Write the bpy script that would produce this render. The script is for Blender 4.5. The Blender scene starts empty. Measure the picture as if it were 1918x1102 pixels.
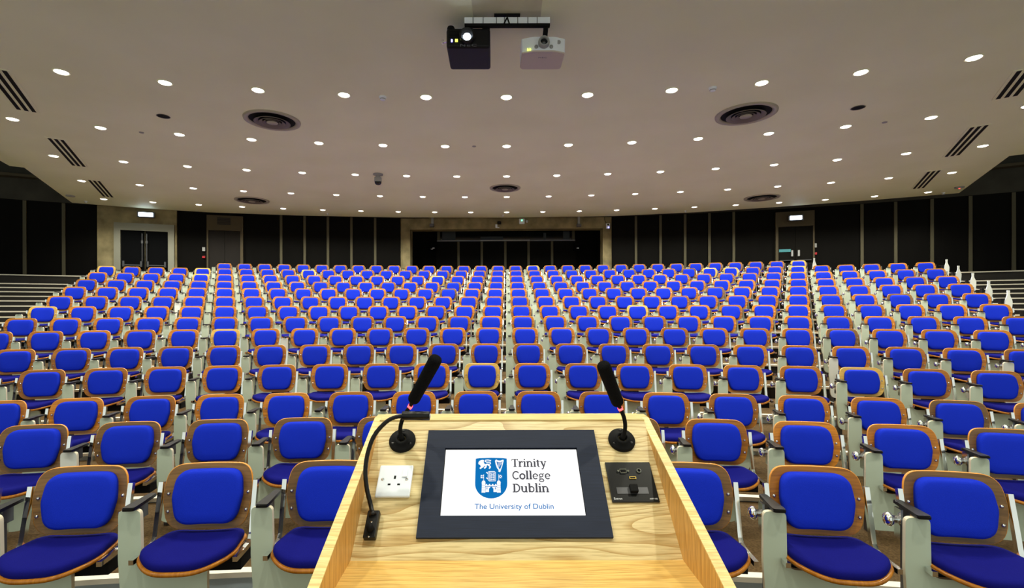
import bpy, bmesh, math, random
from mathutils import Matrix, Vector
from math import sin, cos, pi, radians, sqrt, atan2, hypot

random.seed(7)
SC = bpy.context.scene
COL = SC.collection

# ------------------------------------------------------------------ camera
F, CX, CY = 900.0, 926.1, 576.8          # focal length / principal point on a 1918 x 1102 frame
YAW, ROLL = -0.026, 0.0023
EYE = 1.66
RIGHT = Vector((cos(ROLL)*cos(YAW), -cos(ROLL)*sin(YAW), -sin(ROLL)))
FWD = Vector((sin(YAW), cos(YAW), 0))
UP = Vector((sin(ROLL)*cos(YAW), -sin(ROLL)*sin(YAW), cos(ROLL)))
ORG = Vector((0.0, 0.0, EYE))
cam = bpy.data.cameras.new('camera')
cam.sensor_width = 36.0
cam.lens = F/1918.0*36.0
cam.shift_x = (959-CX)/1918.0
cam.shift_y = (CY-551)/1918.0
cam.clip_start = 0.05
cam.clip_end = 200
camo = bpy.data.objects.new('camera', cam)
COL.objects.link(camo)
m = Matrix.Identity(4)
for i in range(3):
    m[i][0], m[i][1], m[i][2], m[i][3] = RIGHT[i], UP[i], -FWD[i], ORG[i]
camo.matrix_world = m
SC.camera = camo

# ------------------------------------------------------------------ world, view, light levels
w = bpy.data.worlds.new('world')
SC.world = w
w.use_nodes = True
w.node_tree.nodes['Background'].inputs[0].default_value = (0.93, 1.0, 0.88, 1)
w.node_tree.nodes['Background'].inputs[1].default_value = 0.85  # added fill light, no real source; enters through the open end behind the camera
SC.view_settings.view_transform = 'Standard'
SC.view_settings.look = 'None'
SC.view_settings.gamma = 1.0
SC.view_settings.exposure = 0.0
SC.view_settings.use_curve_mapping = False
SC.cycles.use_denoising = True
SC.cycles.max_bounces = 8
SC.cycles.diffuse_bounces = 4
SC.cycles.glossy_bounces = 3
SC.cycles.caustics_reflective = False
SC.cycles.caustics_refractive = False
LAMP_W = 265.0                # each downlight over the seats
STAGE_W = 225.0               # each downlight over the lectern
LAMP_COL = (1.0, 0.97, 0.80)

# ------------------------------------------------------------------ pixel rays used to survey points on known planes
def ray(px, py):
    return (FWD + RIGHT*((px-CX)/F) - UP*((py-CY)/F))
def project(p):
    d = Vector(p)-ORG
    z = d.dot(FWD)
    return CX+F*d.dot(RIGHT)/z, CY-F*d.dot(UP)/z, z

# ------------------------------------------------------------------ materials
def srgb(r, g, b):
    f = lambda c: (c/255/12.92) if c/255 <= 0.04045 else ((c/255+0.055)/1.055)**2.4
    return (f(r), f(g), f(b), 1)
def mat(name, col, rough=0.5, metal=0.0, emit=None, strength=0.0, spec=0.5):
    mt = bpy.data.materials.new(name)
    mt.use_nodes = True
    b = mt.node_tree.nodes['Principled BSDF']
    b.inputs['Base Color'].default_value = col
    b.inputs['Roughness'].default_value = rough
    b.inputs['Metallic'].default_value = metal
    b.inputs['Specular IOR Level'].default_value = spec
    if emit:
        b.inputs['Emission Color'].default_value = emit
        b.inputs['Emission Strength'].default_value = strength
        mt.cycles.emission_sampling = 'NONE'
    return mt
def noisy(mt, c1, c2, scale=(1, 1, 1), nscale=5.0, detail=4.0, bump=0.0, dist=0.0, lo=0.3, hi=0.7):
    nt = mt.node_tree
    N, L = nt.nodes, nt.links
    b = N['Principled BSDF']
    tc = N.new('ShaderNodeTexCoord'); mp = N.new('ShaderNodeMapping')
    mp.inputs['Scale'].default_value = scale
    nz = N.new('ShaderNodeTexNoise')
    nz.inputs['Scale'].default_value = nscale
    nz.inputs['Detail'].default_value = detail
    nz.inputs['Distortion'].default_value = dist
    cr = N.new('ShaderNodeValToRGB')
    cr.color_ramp.elements[0].color = c1; cr.color_ramp.elements[0].position = lo
    cr.color_ramp.elements[1].color = c2; cr.color_ramp.elements[1].position = hi
    L.new(tc.outputs['Object'], mp.inputs['Vector']); L.new(mp.outputs[0], nz.inputs['Vector'])
    L.new(nz.outputs['Fac'], cr.inputs[0]); L.new(cr.outputs[0], b.inputs['Base Color'])
    if bump:
        bp = N.new('ShaderNodeBump')
        bp.inputs['Strength'].default_value = bump
        bp.inputs['Distance'].default_value = 0.01
        L.new(nz.outputs['Fac'], bp.inputs['Height']); L.new(bp.outputs[0], b.inputs['Normal'])
    return mt
def wood(name, c1, c2, rough=0.35, scale=(1.2, 1.2, 30), nscale=3.0):
    return noisy(mat(name, c1, rough), c1, c2, scale, nscale, 5, 0, 0.4, 0.35, 0.68)
def oak(name, dark, light, axis='x', rings=7.0):
    """light oak veneer: a distorted band figure with fine pores along the grain"""
    mt = mat(name, light, 0.38)
    nt = mt.node_tree; N, L = nt.nodes, nt.links
    b = N['Principled BSDF']
    tc = N.new('ShaderNodeTexCoord')
    mp = N.new('ShaderNodeMapping'); mp2 = N.new('ShaderNodeMapping')
    if axis == 'x':
        mp.inputs['Scale'].default_value = (0.9, 4.2, 4.2); mp2.inputs['Scale'].default_value = (14, 260, 260)
    else:
        mp.inputs['Scale'].default_value = (4.2, 4.2, 0.9); mp2.inputs['Scale'].default_value = (260, 260, 14)
    n1 = N.new('ShaderNodeTexNoise'); n1.inputs['Scale'].default_value = 2.4; n1.inputs['Detail'].default_value = 1.0
    n1.inputs['Roughness'].default_value = 0.35
    mul = N.new('ShaderNodeMath'); mul.operation = 'MULTIPLY'; mul.inputs[1].default_value = rings
    frac = N.new('ShaderNodeMath'); frac.operation = 'FRACT'
    sx = N.new('ShaderNodeSeparateXYZ'); lin = N.new('ShaderNodeMath'); lin.operation = 'MULTIPLY_ADD'; lin.inputs[1].default_value = 46.0
    L.new(tc.outputs['Object'], sx.inputs[0]); L.new(sx.outputs[1], lin.inputs[0]); L.new(mul.outputs[0], lin.inputs[2])
    cr = N.new('ShaderNodeValToRGB')
    cr.color_ramp.elements[0].color = dark; cr.color_ramp.elements[0].position = 0.0
    e = cr.color_ramp.elements.new(0.3); e.color = tuple(0.25*d+0.75*l for d, l in zip(dark, light))
    cr.color_ramp.elements[2].color = light; cr.color_ramp.elements[2].position = 0.8
    n2 = N.new('ShaderNodeTexNoise'); n2.inputs['Scale'].default_value = 1.0; n2.inputs['Detail'].default_value = 3.0
    cr2 = N.new('ShaderNodeValToRGB')
    cr2.color_ramp.elements[0].color = (0.72, 0.66, 0.55, 1); cr2.color_ramp.elements[0].position = 0.36
    cr2.color_ramp.elements[1].color = (1, 1, 1, 1); cr2.color_ramp.elements[1].position = 0.56
    mx = N.new('ShaderNodeMix'); mx.data_type = 'RGBA'; mx.blend_type = 'MULTIPLY'; mx.inputs[0].default_value = 0.8
    L.new(tc.outputs['Object'], mp.inputs['Vector']); L.new(tc.outputs['Object'], mp2.inputs['Vector'])
    L.new(mp.outputs[0], n1.inputs['Vector']); L.new(mp2.outputs[0], n2.inputs['Vector'])
    L.new(n1.outputs['Fac'], mul.inputs[0]); L.new(lin.outputs[0], frac.inputs[0]); L.new(frac.outputs[0], cr.inputs[0])
    L.new(n2.outputs['Fac'], cr2.inputs[0])
    L.new(cr.outputs[0], mx.inputs[6]); L.new(cr2.outputs[0], mx.inputs[7]); L.new(mx.outputs[2], b.inputs['Base Color'])
    return mt

M = {}
M['blue'] = noisy(mat('blue_fabric', srgb(16, 44, 196), 0.85, spec=0.15), srgb(15, 42, 189), srgb(18, 48, 204), (1, 1, 1), 420, 2, 0.15)
M['navy'] = noisy(mat('navy_fabric', srgb(16, 17, 112), 0.9, spec=0.1), srgb(14, 15, 104), srgb(18, 20, 120), (1, 1, 1), 420, 2, 0.15)
M['ply'] = wood('amber_plywood', srgb(146, 86, 14), srgb(192, 122, 28))
M['ply_edge'] = mat('plywood_edge', srgb(214, 140, 42), 0.4)
M['ply_brown'] = wood('brown_plywood', srgb(106, 74, 34), srgb(142, 102, 52))
M['ply_pale'] = wood('pale_plywood', srgb(206, 160, 66), srgb(230, 190, 100))
M['ply_seat'] = wood('orange_plywood', srgb(150, 88, 12), srgb(186, 118, 26), 0.25, (20, 1.2, 1.2))
for q in ('ply', 'ply_brown'):                # every shell has aged a little differently
    nt = M[q].node_tree
    oi = nt.nodes.new('ShaderNodeObjectInfo'); mr = nt.nodes.new('ShaderNodeMapRange'); hs = nt.nodes.new('ShaderNodeHueSaturation')
    mr.inputs['To Min'].default_value = 0.8 if q == 'ply' else 0.75; mr.inputs['To Max'].default_value = 1.5 if q == 'ply' else 1.2
    b = nt.nodes['Principled BSDF']; src = b.inputs['Base Color'].links[0].from_socket
    nt.links.new(oi.outputs['Random'], mr.inputs['Value']); nt.links.new(mr.outputs[0], hs.inputs['Value'])
    nt.links.new(src, hs.inputs['Color']); nt.links.new(hs.outputs[0], b.inputs['Base Color'])
M['chrome'] = mat('chrome', (0.86, 0.87, 0.88, 1), 0.1, 1.0)
M['panel'] = noisy(mat('sage_laminate', srgb(190, 204, 186), 0.45), srgb(186, 200, 182), srgb(196, 210, 193), (1, 1, 1), 3, 3)
M['panel_white'] = mat('white_laminate', srgb(226, 230, 226), 0.4)
M['panel_edge'] = mat('cream_edge', srgb(222, 212, 184), 0.45)
M['black'] = mat('black_plastic', srgb(12, 12, 14), 0.35, spec=0.3)
M['blackm'] = mat('black_matt', srgb(10, 10, 12), 0.8, spec=0.2)
M['steel'] = mat('dark_steel', srgb(92, 92, 96), 0.35, 0.8)
M['carpet'] = noisy(mat('brown_carpet', srgb(84, 66, 42), 0.95, spec=0.1), srgb(68, 53, 34), srgb(98, 78, 52), (1, 1, 1), 60, 5, 0.5)
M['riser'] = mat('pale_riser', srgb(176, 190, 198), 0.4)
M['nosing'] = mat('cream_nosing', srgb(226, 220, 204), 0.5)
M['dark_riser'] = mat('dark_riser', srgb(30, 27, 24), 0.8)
M['ceiling'] = noisy(mat('ceiling_plaster', srgb(236, 240, 210), 0.6, spec=0.3), srgb(232, 236, 204), srgb(240, 244, 216), (1, 1, 1), 0.6, 3)
M['reflect'] = mat('painted_window_reflection', srgb(26, 36, 44), 0.6)
M['wall'] = noisy(mat('black_panelling', srgb(7, 6, 5), 0.8, spec=0.1), srgb(6, 5, 4), srgb(9, 8, 7), (1, 1, 0.2), 3, 3)
M['batten'] = mat('grey_batten', srgb(80, 76, 60), 0.7, spec=0.2)
M['concrete'] = noisy(mat('board_marked_concrete', srgb(150, 138, 104), 0.85), srgb(104, 94, 66), srgb(150, 138, 102), (1, 1, 1), 2.2, 8, 0.2)
M['slab'] = noisy(mat('dark_concrete', srgb(60, 58, 52), 0.9, spec=0.1), srgb(52, 50, 45), srgb(68, 66, 59), (1, 1, 1), 1.5, 6)
M['slab_light'] = noisy(mat('panel_concrete', srgb(206, 204, 180), 0.7), srgb(196, 194, 170), srgb(214, 212, 190), (1, 1, 1), 2.5, 7)
M['oak'] = oak('oak_veneer', srgb(184, 150, 88), srgb(226, 206, 154), 'x', 11)
M['oak_side'] = oak('oak_veneer_side', srgb(188, 136, 58), srgb(212, 162, 86), 'z', 5)
M['oak_ledge'] = oak('oak_ledge', srgb(206, 160, 80), srgb(224, 184, 104), 'x', 6)
M['oak_edge'] = oak('oak_lipping', srgb(222, 188, 114), srgb(236, 208, 142), 'x', 5)
M['white'] = mat('white_plastic', srgb(230, 237, 248), 0.3)
M['grey'] = mat('grey_plastic', srgb(150, 152, 154), 0.5)
M['navy_bezel'] = noisy(mat('brushed_blue_black', srgb(30, 37, 54), 0.6, spec=0.2), srgb(27, 33, 49), srgb(34, 42, 62), (3, 200, 1), 4, 3)
M['screen'] = mat('lit_screen', (0.02, 0.02, 0.02, 1), 0.3, emit=(1, 1, 1, 1), strength=1.15)
M['logo_blue'] = mat('logo_blue', (0, 0, 0, 1), 0.6, emit=srgb(16, 116, 188), strength=1.0, spec=0)
M['logo_white'] = mat('logo_white', (0, 0, 0, 1), 0.6, emit=(1, 1, 1, 1), strength=1.1, spec=0)
M['logo_grey'] = mat('logo_grey', (0, 0, 0, 1), 0.6, emit=srgb(84, 84, 90), strength=1.0, spec=0)
M['lamp'] = mat('lamp_glow', (1, 1, 1, 1), 0.5, emit=(1.0, 0.95, 0.84, 1), strength=9.0)
M['reflector'] = mat('lamp_reflector', srgb(236, 226, 204), 0.25, 0.5)
M['exit_glow'] = mat('exit_sign_glow', (1, 1, 1, 1), 0.5, emit=(0.72, 0.88, 1.0, 1), strength=5.0)
M['beam_glow'] = mat('projector_beam', (1, 1, 1, 1), 0.5, emit=(0.75, 0.88, 1.0, 1), strength=15.0)
M['led_red'] = mat('red_led', (1, 0, 0, 1), 0.5, emit=(1, 0.05, 0.05, 1), strength=6)
M['led_blue'] = mat('blue_led', (0, 0, 1, 1), 0.5, emit=(0.15, 0.15, 1, 1), strength=8)
M['led_green'] = mat('green_led', (0, 1, 0, 1), 0.5, emit=(0.1, 1.0, 0.35, 1), strength=6)
M['led_yellow'] = mat('yellow_led', (1, 1, 0, 1), 0.5, emit=(0.75, 0.9, 0.08, 1), strength=4)
M['foam'] = noisy(mat('black_foam', srgb(16, 16, 18), 1.0, spec=0.1), srgb(9, 9, 10), srgb(24, 24, 27), (1, 1, 1), 700, 2, 0.6)
M['glass_dark'] = mat('dark_window', srgb(14, 18, 22), 0.08, spec=0.6)
M['door_dark'] = mat('dark_door', srgb(6, 7, 9), 0.9, spec=0.08)
M['door_brown'] = wood('brown_door', srgb(14, 9, 7), srgb(18, 12, 9), 0.95, (8, 8, 1), 3)
M['door_grey'] = mat('grey_door', srgb(19, 18, 16), 0.9, spec=0.08)
M['frame_white'] = mat('white_frame', srgb(124, 124, 112), 0.7)
M['frame_beige'] = mat('beige_frame', srgb(66, 57, 38), 0.8)
M['diffuser'] = mat('diffuser_metal', srgb(168, 164, 146), 0.45, 0.2)
M['diffuser_in'] = mat('diffuser_rings', srgb(112, 104, 96), 0.5, 0.2)
M['sign_teal'] = mat('teal_strip', srgb(60, 130, 140), 0.5)
M['text_pale'] = mat('pale_print', srgb(200, 204, 208), 0.5)
M['text_dim'] = mat('dim_print', srgb(104, 104, 112), 0.4)
M['gold'] = mat('gold_contact', srgb(200, 170, 90), 0.3, 0.8)

# ------------------------------------------------------------------ mesh builder
def lettering(name, body, size, mt, parent, loc, rot=(0, 0, 0), scale=(1, 1, 1), align='LEFT', weight=0.0, space=1.0, extrude=0.0):
    t = bpy.data.curves.new(name, 'FONT'); t.body = body; t.size = size; t.align_x = align; t.offset = weight; t.space_character = space; t.extrude = extrude
    o = bpy.data.objects.new(name, t); COL.objects.link(o)
    bpy.context.view_layer.update()
    me = bpy.data.meshes.new_from_object(o.evaluated_get(bpy.context.evaluated_depsgraph_get()))
    bpy.data.objects.remove(o); bpy.data.curves.remove(t)
    me.materials.clear(); me.materials.append(mt); me.name = name
    o = bpy.data.objects.new(name, me); COL.objects.link(o); o.parent = parent
    o.location = loc; o.rotation_euler = rot; o.scale = scale
    return o
class MB:
    def __init__(s):
        s.v = []; s.f = []; s.fm = []; s.fs = []; s.mats = []; s.mi = 0; s.smooth = False; s.T = None
    def m(s, mt, smooth=False):
        if mt not in s.mats: s.mats.append(mt)
        s.mi = s.mats.index(mt); s.smooth = smooth
        return s
    def add(s, vs, fs):
        o = len(s.v)
        for p in vs:
            p = Vector(p)
            s.v.append(s.T @ p if s.T is not None else p)
        for f in fs:
            s.f.append([o+i for i in f]); s.fm.append(s.mi); s.fs.append(s.smooth)
    def box(s, x0, x1, y0, y1, z0, z1):
        s.add([(x0, y0, z0), (x1, y0, z0), (x1, y1, z0), (x0, y1, z0), (x0, y0, z1), (x1, y0, z1), (x1, y1, z1), (x0, y1, z1)],
              [(3, 2, 1, 0), (4, 5, 6, 7), (0, 1, 5, 4), (1, 2, 6, 5), (2, 3, 7, 6), (3, 0, 4, 7)])
    def rbox(s, x0, x1, y0, y1, z0, z1, r, seg=2):
        bm = bmesh.new()
        bmesh.ops.create_cube(bm, size=1)
        for v in bm.verts:
            v.co = Vector(((x0+x1)/2+v.co.x*(x1-x0), (y0+y1)/2+v.co.y*(y1-y0), (z0+z1)/2+v.co.z*(z1-z0)))
        bmesh.ops.bevel(bm, geom=bm.edges[:], offset=r, segments=seg, affect='EDGES', profile=0.5)
        s.bm(bm)
    def bm(s, bm):
        bm.verts.index_update()
        s.add([v.co.copy() for v in bm.verts], [[v.index for v in f.verts] for f in bm.faces])
        bm.free()
    def prism(s, out, fn0, fn1, edge=None):
        """outline (2D, ccw) carried to two faces by fn0 / fn1"""
        n = len(out)
        a = [fn0(*p) for p in out]; b = [fn1(*p) for p in out]
        s.add(a, [list(range(n))[::-1]]); s.add(b, [list(range(n))])
        mi = s.mi
        if edge is not None: s.m(edge, s.smooth)
        s.add(a+b, [(i, (i+1) % n, n+(i+1) % n, n+i) for i in range(n)])
        s.mi = mi
    def lathe(s, prof, n=16, close=True):
        """profile [(r, z)] around the z axis"""
        vs = []
        for r, z in prof:
            for i in range(n):
                a = 2*pi*i/n
                vs.append((r*cos(a), r*sin(a), z))
        fs = []
        for j in range(len(prof)-1):
            for i in range(n):
                fs.append((j*n+i, j*n+(i+1) % n, (j+1)*n+(i+1) % n, (j+1)*n+i))
        if close:
            fs.append(list(range(n))[::-1]); k = (len(prof)-1)*n
            fs.append([k+i for i in range(n)])
        s.add(vs, fs)
    def tube(s, path, r, n=8):
        rs = r if isinstance(r, (list, tuple)) else [r]*len(path)
        P = [Vector(p) for p in path]
        up = None; vs = []
        for i, p in enumerate(P):
            t = (P[min(i+1, len(P)-1)]-P[max(i-1, 0)]).normalized()
            if up is None: up = Vector((1, 0, 0)) if abs(t.x) < 0.8 else Vector((0, 1, 0))
            a = (up-t*up.dot(t)).normalized(); up = a
            b = t.cross(a)
            for k in range(n):
                q = 2*pi*k/n
                vs.append(p+(a*cos(q)+b*sin(q))*rs[i])
        fs = []
        for i in range(len(P)-1):
            for k in range(n):
                fs.append((i*n+k, i*n+(k+1) % n, (i+1)*n+(k+1) % n, (i+1)*n+k))
        fs.append(list(range(n))[::-1]); o = (len(P)-1)*n
        fs.append([o+k for k in range(n)])
        s.add(vs, fs)
    def bar(s, path, side, w, t):
        """flat bar swept along path; side = constant width direction"""
        P = [Vector(p) for p in path]; sd = Vector(side).normalized(); vs = []
        for i, p in enumerate(P):
            d = (P[min(i+1, len(P)-1)]-P[max(i-1, 0)]).normalized()
            nn = d.cross(sd).normalized()
            for a, b in ((-1, -1), (1, -1), (1, 1), (-1, 1)):
                vs.append(p+sd*(a*w/2)+nn*(b*t/2))
        fs = []
        for i in range(len(P)-1):
            for k in range(4):
                fs.append((i*4+k, i*4+(k+1) % 4, (i+1)*4+(k+1) % 4, (i+1)*4+k))
        fs.append((3, 2, 1, 0)); o = (len(P)-1)*4
        fs.append((o, o+1, o+2, o+3))
        s.add(vs, fs)
    def pillow(s, out, prof, fn, cap=True):
        """concentric loops of a 2D outline: prof = [(scale, height)], fn(x, y, h) -> point"""
        n = len(out)
        cx = sum(p[0] for p in out)/n; cy = sum(p[1] for p in out)/n
        vs = []; fs = []
        for sc, h in prof:
            for x, y in out:
                vs.append(fn(cx+(x-cx)*sc, cy+(y-cy)*sc, h))
        for j in range(len(prof)-1):
            for i in range(n):
                fs.append((j*n+i, j*n+(i+1) % n, (j+1)*n+(i+1) % n, (j+1)*n+i))
        if cap:
            vs.append(fn(cx, cy, prof[-1][1])); c = len(vs)-1; k = (len(prof)-1)*n
            for i in range(n): fs.append((k+i, k+(i+1) % n, c))
        s.add(vs, fs)
    def mesh(s, name):
        me = bpy.data.meshes.new(name)
        me.from_pydata([tuple(p) for p in s.v], [], s.f)
        for mt in s.mats: me.materials.append(mt)
        me.polygons.foreach_set('material_index', s.fm)
        me.polygons.foreach_set('use_smooth', s.fs)
        me.update()
        return me
    def build(s, name, parent=None, mw=None):
        o = bpy.data.objects.new(name, s.mesh(name))
        COL.objects.link(o)
        if parent is not None: o.parent = parent
        if mw is not None: o.matrix_world = mw
        return o

def rpoly(pts, rad, seg=5):
    """polygon with rounded corners; rad scalar or list"""
    n = len(pts); out = []
    rs = rad if isinstance(rad, (list, tuple)) else [rad]*n
    for i in range(n):
        p0, p, p1 = Vector(pts[i-1]), Vector(pts[i]), Vector(pts[(i+1) % n])
        r = rs[i]
        if r <= 0: out.append(tuple(p)); continue
        a = (p0-p).normalized(); b = (p1-p).normalized()
        ang = a.angle(b)
        d = min(r/math.tan(ang/2), 0.49*(p0-p).length, 0.49*(p1-p).length)
        s_, e_ = p+a*d, p+b*d
        for k in range(seg+1):
            t = k/seg
            q = s_*(1-t)**2+p*(2*t*(1-t))+e_*t*t
            out.append(tuple(q))
    return out
def circ(cx, cy, rx, ry=None, n=20, a0=0.0, a1=2*pi):
    ry = ry or rx
    full = abs(a1-a0-2*pi) < 1e-6
    return [(cx+rx*cos(a0+(a1-a0)*i/(n if full else n-1)), cy+ry*sin(a0+(a1-a0)*i/(n if full else n-1))) for i in range(n)]

def tag(o, label=None, cat=None, group=None, kind=None):
    if label: o['label'] = label
    if cat: o['category'] = cat
    if group: o['group'] = group
    if kind: o['kind'] = kind
    return o
def empty(name, mw=None, loc=None, rz=0.0):
    o = bpy.data.objects.new(name, None)
    o.empty_display_size = 0.05
    COL.objects.link(o)
    if mw is not None: o.matrix_world = mw
    elif loc is not None:
        o.location = loc; o.rotation_euler = (0, 0, rz)
    return o
def struct(o): return tag(o, kind='structure')
ORD = ['zeroth', 'first', 'second', 'third', 'fourth', 'fifth', 'sixth', 'seventh', 'eighth', 'ninth', 'tenth', 'eleventh', 'twelfth',
       'thirteenth', 'fourteenth', 'fifteenth', 'sixteenth', 'seventeenth', 'eighteenth', 'nineteenth', 'twentieth']

# ------------------------------------------------------------------ seating plan (metres; rows are arcs about a centre behind the lectern)
U = 0.65                                                   # seat spacing along a row
ZR = [z*U for z in (4.148, 5.989, 7.784, 9.631, 11.467, 13.342, 15.136, 16.961, 18.775, 20.607, 22.427, 24.297, 26.145, 27.932)]
RR = [(27.1757+1.8744*r)*U for r in range(14)]             # arc radius of each row
TOP = [EYE-h*U for h in (1.31, 1.351, 1.349, 1.107, 0.853, 0.548, 0.256, -0.077, -0.441, -0.825, -1.199, -1.613, -2.027, -2.445)]
BASE = [t-0.80 for t in TOP]
TREAD = [-0.08, 0.05, 0.09, 0.165]+[b-0.03 for b in BASE[4:]]
NMID = [6+2*r for r in range(14)]
def row_pt(r, s, d=0.0):
    """point at arc length s on row r, moved outward by d; returns x, y, angle"""
    a = s/RR[r]
    R = RR[r]+d
    return R*sin(a), ZR[r]-RR[r]+R*cos(a), a

# ------------------------------------------------------------------ floor: stage, tiers, side steps
def build_floor():
    mb = MB()
    C, RI, NO, DK = M['carpet'], M['riser'], M['nosing'], M['dark_riser']
    mb.m(C)
    mb.add([(-18, -3, TREAD[0]), (18, -3, TREAD[0]), (18, 6, TREAD[0]), (-18, 6, TREAD[0])], [(0, 1, 2, 3)])
    RD = -0.92
    N = 40
    def curve(r, d, half, z):
        return [(*row_pt(r, -half+2*half*i/N, d)[:2], z) for i in range(N+1)]
    tz = TREAD+[BASE[13]+0.30]
    def strip(A, B, mt):
        mb.m(mt)
        n = len(A)
        mb.add(A+B, [(i, i+1, n+i+1, n+i) for i in range(n-1)])
    for r in range(1, 15):
        if r < 14:
            half = min(24.0, RR[r]*0.9)
            e0 = lambda z, d=0.0, r=r, half=half: curve(r, RD+d, half, z)
        else:
            half = 24.0
            e0 = lambda z, d=0.0, half=half: curve(13, 0.42+d, half, z)
        if r < 13: e1 = curve(r+1, RD+0.02, min(24.0, RR[r+1]*0.9), tz[r])
        elif r == 13: e1 = curve(13, 0.44, 24.0, tz[r])
        else: e1 = curve(13, 5.5, 24.0, tz[r])
        lo, hi = tz[r-1], tz[r]
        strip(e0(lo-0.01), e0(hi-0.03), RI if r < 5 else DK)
        # nosing: small projecting lip
        strip(e0(hi-0.03), e0(hi-0.03, -0.015), NO); strip(e0(hi-0.03, -0.015), e0(hi+0.002, -0.015), NO); strip(e0(hi+0.002, -0.015), e0(hi+0.002, 0.045), NO)
        strip(e0(hi, 0.04), e1, C if r < 14 else DK)
    # half steps in the two side aisles
    for r in range(4, 13):
        for sg in (-1, 1):
            s0 = sg*((NMID[r]/2+5.1)*U+0.35)
            s1 = sg*24.0
            zlo, zhi = TREAD[r], TREAD[r+1]
            zm = (zlo+zhi)/2
            def cv(d, z, n=8):
                q = []
                for i in range(n+1):
                    x, y, a = row_pt(r+1, s0+(s1-s0)*i/n, RD-0.6+d)
                    q.append((x, y, z))
                return q if sg > 0 else q[::-1]
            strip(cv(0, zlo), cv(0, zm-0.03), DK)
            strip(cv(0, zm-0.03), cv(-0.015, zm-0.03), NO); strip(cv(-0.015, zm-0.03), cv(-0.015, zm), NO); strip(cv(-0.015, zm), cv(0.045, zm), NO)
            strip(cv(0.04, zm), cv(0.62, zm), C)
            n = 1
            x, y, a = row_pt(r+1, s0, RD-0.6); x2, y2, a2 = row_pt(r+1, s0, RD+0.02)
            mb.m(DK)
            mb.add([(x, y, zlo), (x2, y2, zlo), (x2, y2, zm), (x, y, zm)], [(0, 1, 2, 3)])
    struct(mb.build('floor'))
build_floor()

# ------------------------------------------------------------------ ceiling canopy
CZ, CT = EYE+3.50, 0.005
def ceil_pt(px, py, lift=0.0):
    d = ray(px, py)
    t = (CZ-lift-ORG.z+CT*ORG.y)/(d.z-CT*d.y)
    return ORG+d*t
def ceil_z(y): return CZ+CT*y
def build_ceiling():
    edge = [ceil_pt(*p) for p in ((0, 281), (135, 380), (260, 390), (390, 398), (560, 404), (740, 407.5), (947, 408), (1150, 405), (1300, 398), (1440, 389), (1620, 376), (1796, 362), (1918, 272))]
    out = [(p.x, p.y) for p in edge]
    l, r = out[0], out[-1]
    lx = l[0]-(out[1][0]-l[0])/(out[1][1]-l[1])*5.0; rx = r[0]-(out[-2][0]-r[0])/(out[-2][1]-r[1])*5.0
    out = [(lx-1.5, -2.5), (lx, l[1]-5.0)]+out+[(rx, r[1]-5.0), (rx+1.5, -2.5)]
    mb = MB().m(M['ceiling'])
    mb.prism(out, lambda x, y: (x, y, ceil_z(y)), lambda x, y: (x, y, ceil_z(y)+0.16))
    struct(mb.build('ceiling'))
    # flush access panel above the projector rail
    q = [ceil_pt(*p) for p in ((887, 34), (1012, 34))]
    mb = MB().m(M['slab_light']); mb.prism([(q[0].x, 2.0), (q[1].x, 2.0), (q[1].x, q[1].y), (q[0].x, q[0].y)], lambda x, y: (x, y, ceil_z(y)-0.004), lambda x, y: (x, y, ceil_z(y)+0.01))
    struct(mb.build('ceiling_panel'))
    # dark slab above the canopy
    mb = MB().m(M['slab'])
    mb.box(-30, 30, 2, 24, 8.2, 8.4)
    struct(mb.build('ceiling_slab'))
build_ceiling()

# ------------------------------------------------------------------ back wall (arc)
WO = Vector((0, -15.35, 0))
WR = 35.0
def wall_hit(px, py, R=WR):
    d = ray(px, py)
    o = ORG-WO
    a = d.x*d.x+d.y*d.y; b = 2*(o.x*d.x+o.y*d.y); c = o.x*o.x+o.y*o.y-R*R
    t = (-b+sqrt(b*b-4*a*c))/(2*a)
    p = ORG+d*t
    return atan2(p.x-WO.x, p.y-WO.y), p.z
def wp(a, z, R): return (WO.x+R*sin(a), WO.y+R*cos(a), z)
def arc_slab(a0, a1, z0, z1, R, t, mt, name, n=None):
    n = n or max(1, int(abs(a1-a0)/0.05))
    mb = MB().m(mt)
    vs = []
    for i in range(n+1):
        a = a0+(a1-a0)*i/n
        vs += [wp(a, z0, R), wp(a, z1, R), wp(a, z1, R+t), wp(a, z0, R+t)]
    fs = []
    for i in range(n):
        k = 4*i
        for j in range(4): fs.append((k+j, k+(j+1) % 4, k+4+(j+1) % 4, k+4+j))
    fs += [(3, 2, 1, 0), (4*n, 4*n+1, 4*n+2, 4*n+3)]
    mb.add(vs, fs)
    return mb.build(name)
WB = BASE[13]+0.28                      # floor level of the rear gangway
PT = 5.31                               # top of the black panels
aL, aR = wall_hit(750, 450)[0], wall_hit(1146, 450)[0]
struct(arc_slab(-1.15, aL, WB-1.0, PT, WR, 0.2, M['wall'], 'wall_back_left'))
struct(arc_slab(aR, 1.15, WB-1.0, PT, WR, 0.2, M['wall'], 'wall_back_right'))
struct(arc_slab(-1.15, 1.15, PT, 8.3, WR, 0.2, M['slab'], 'wall_back_upper'))
for nm, (px, py), (a0, a1) in (('left', (40, 328), (-1.15, -0.35)), ('right', (1885, 309), (0.35, 1.15))):
    zz = wall_hit(px, py, WR-0.3)[1]
    struct(arc_slab(a0, a1, zz-0.05, zz+0.04, WR-0.3, 0.32, M['frame_beige'], f'trim_{nm}_ledge'))
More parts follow.
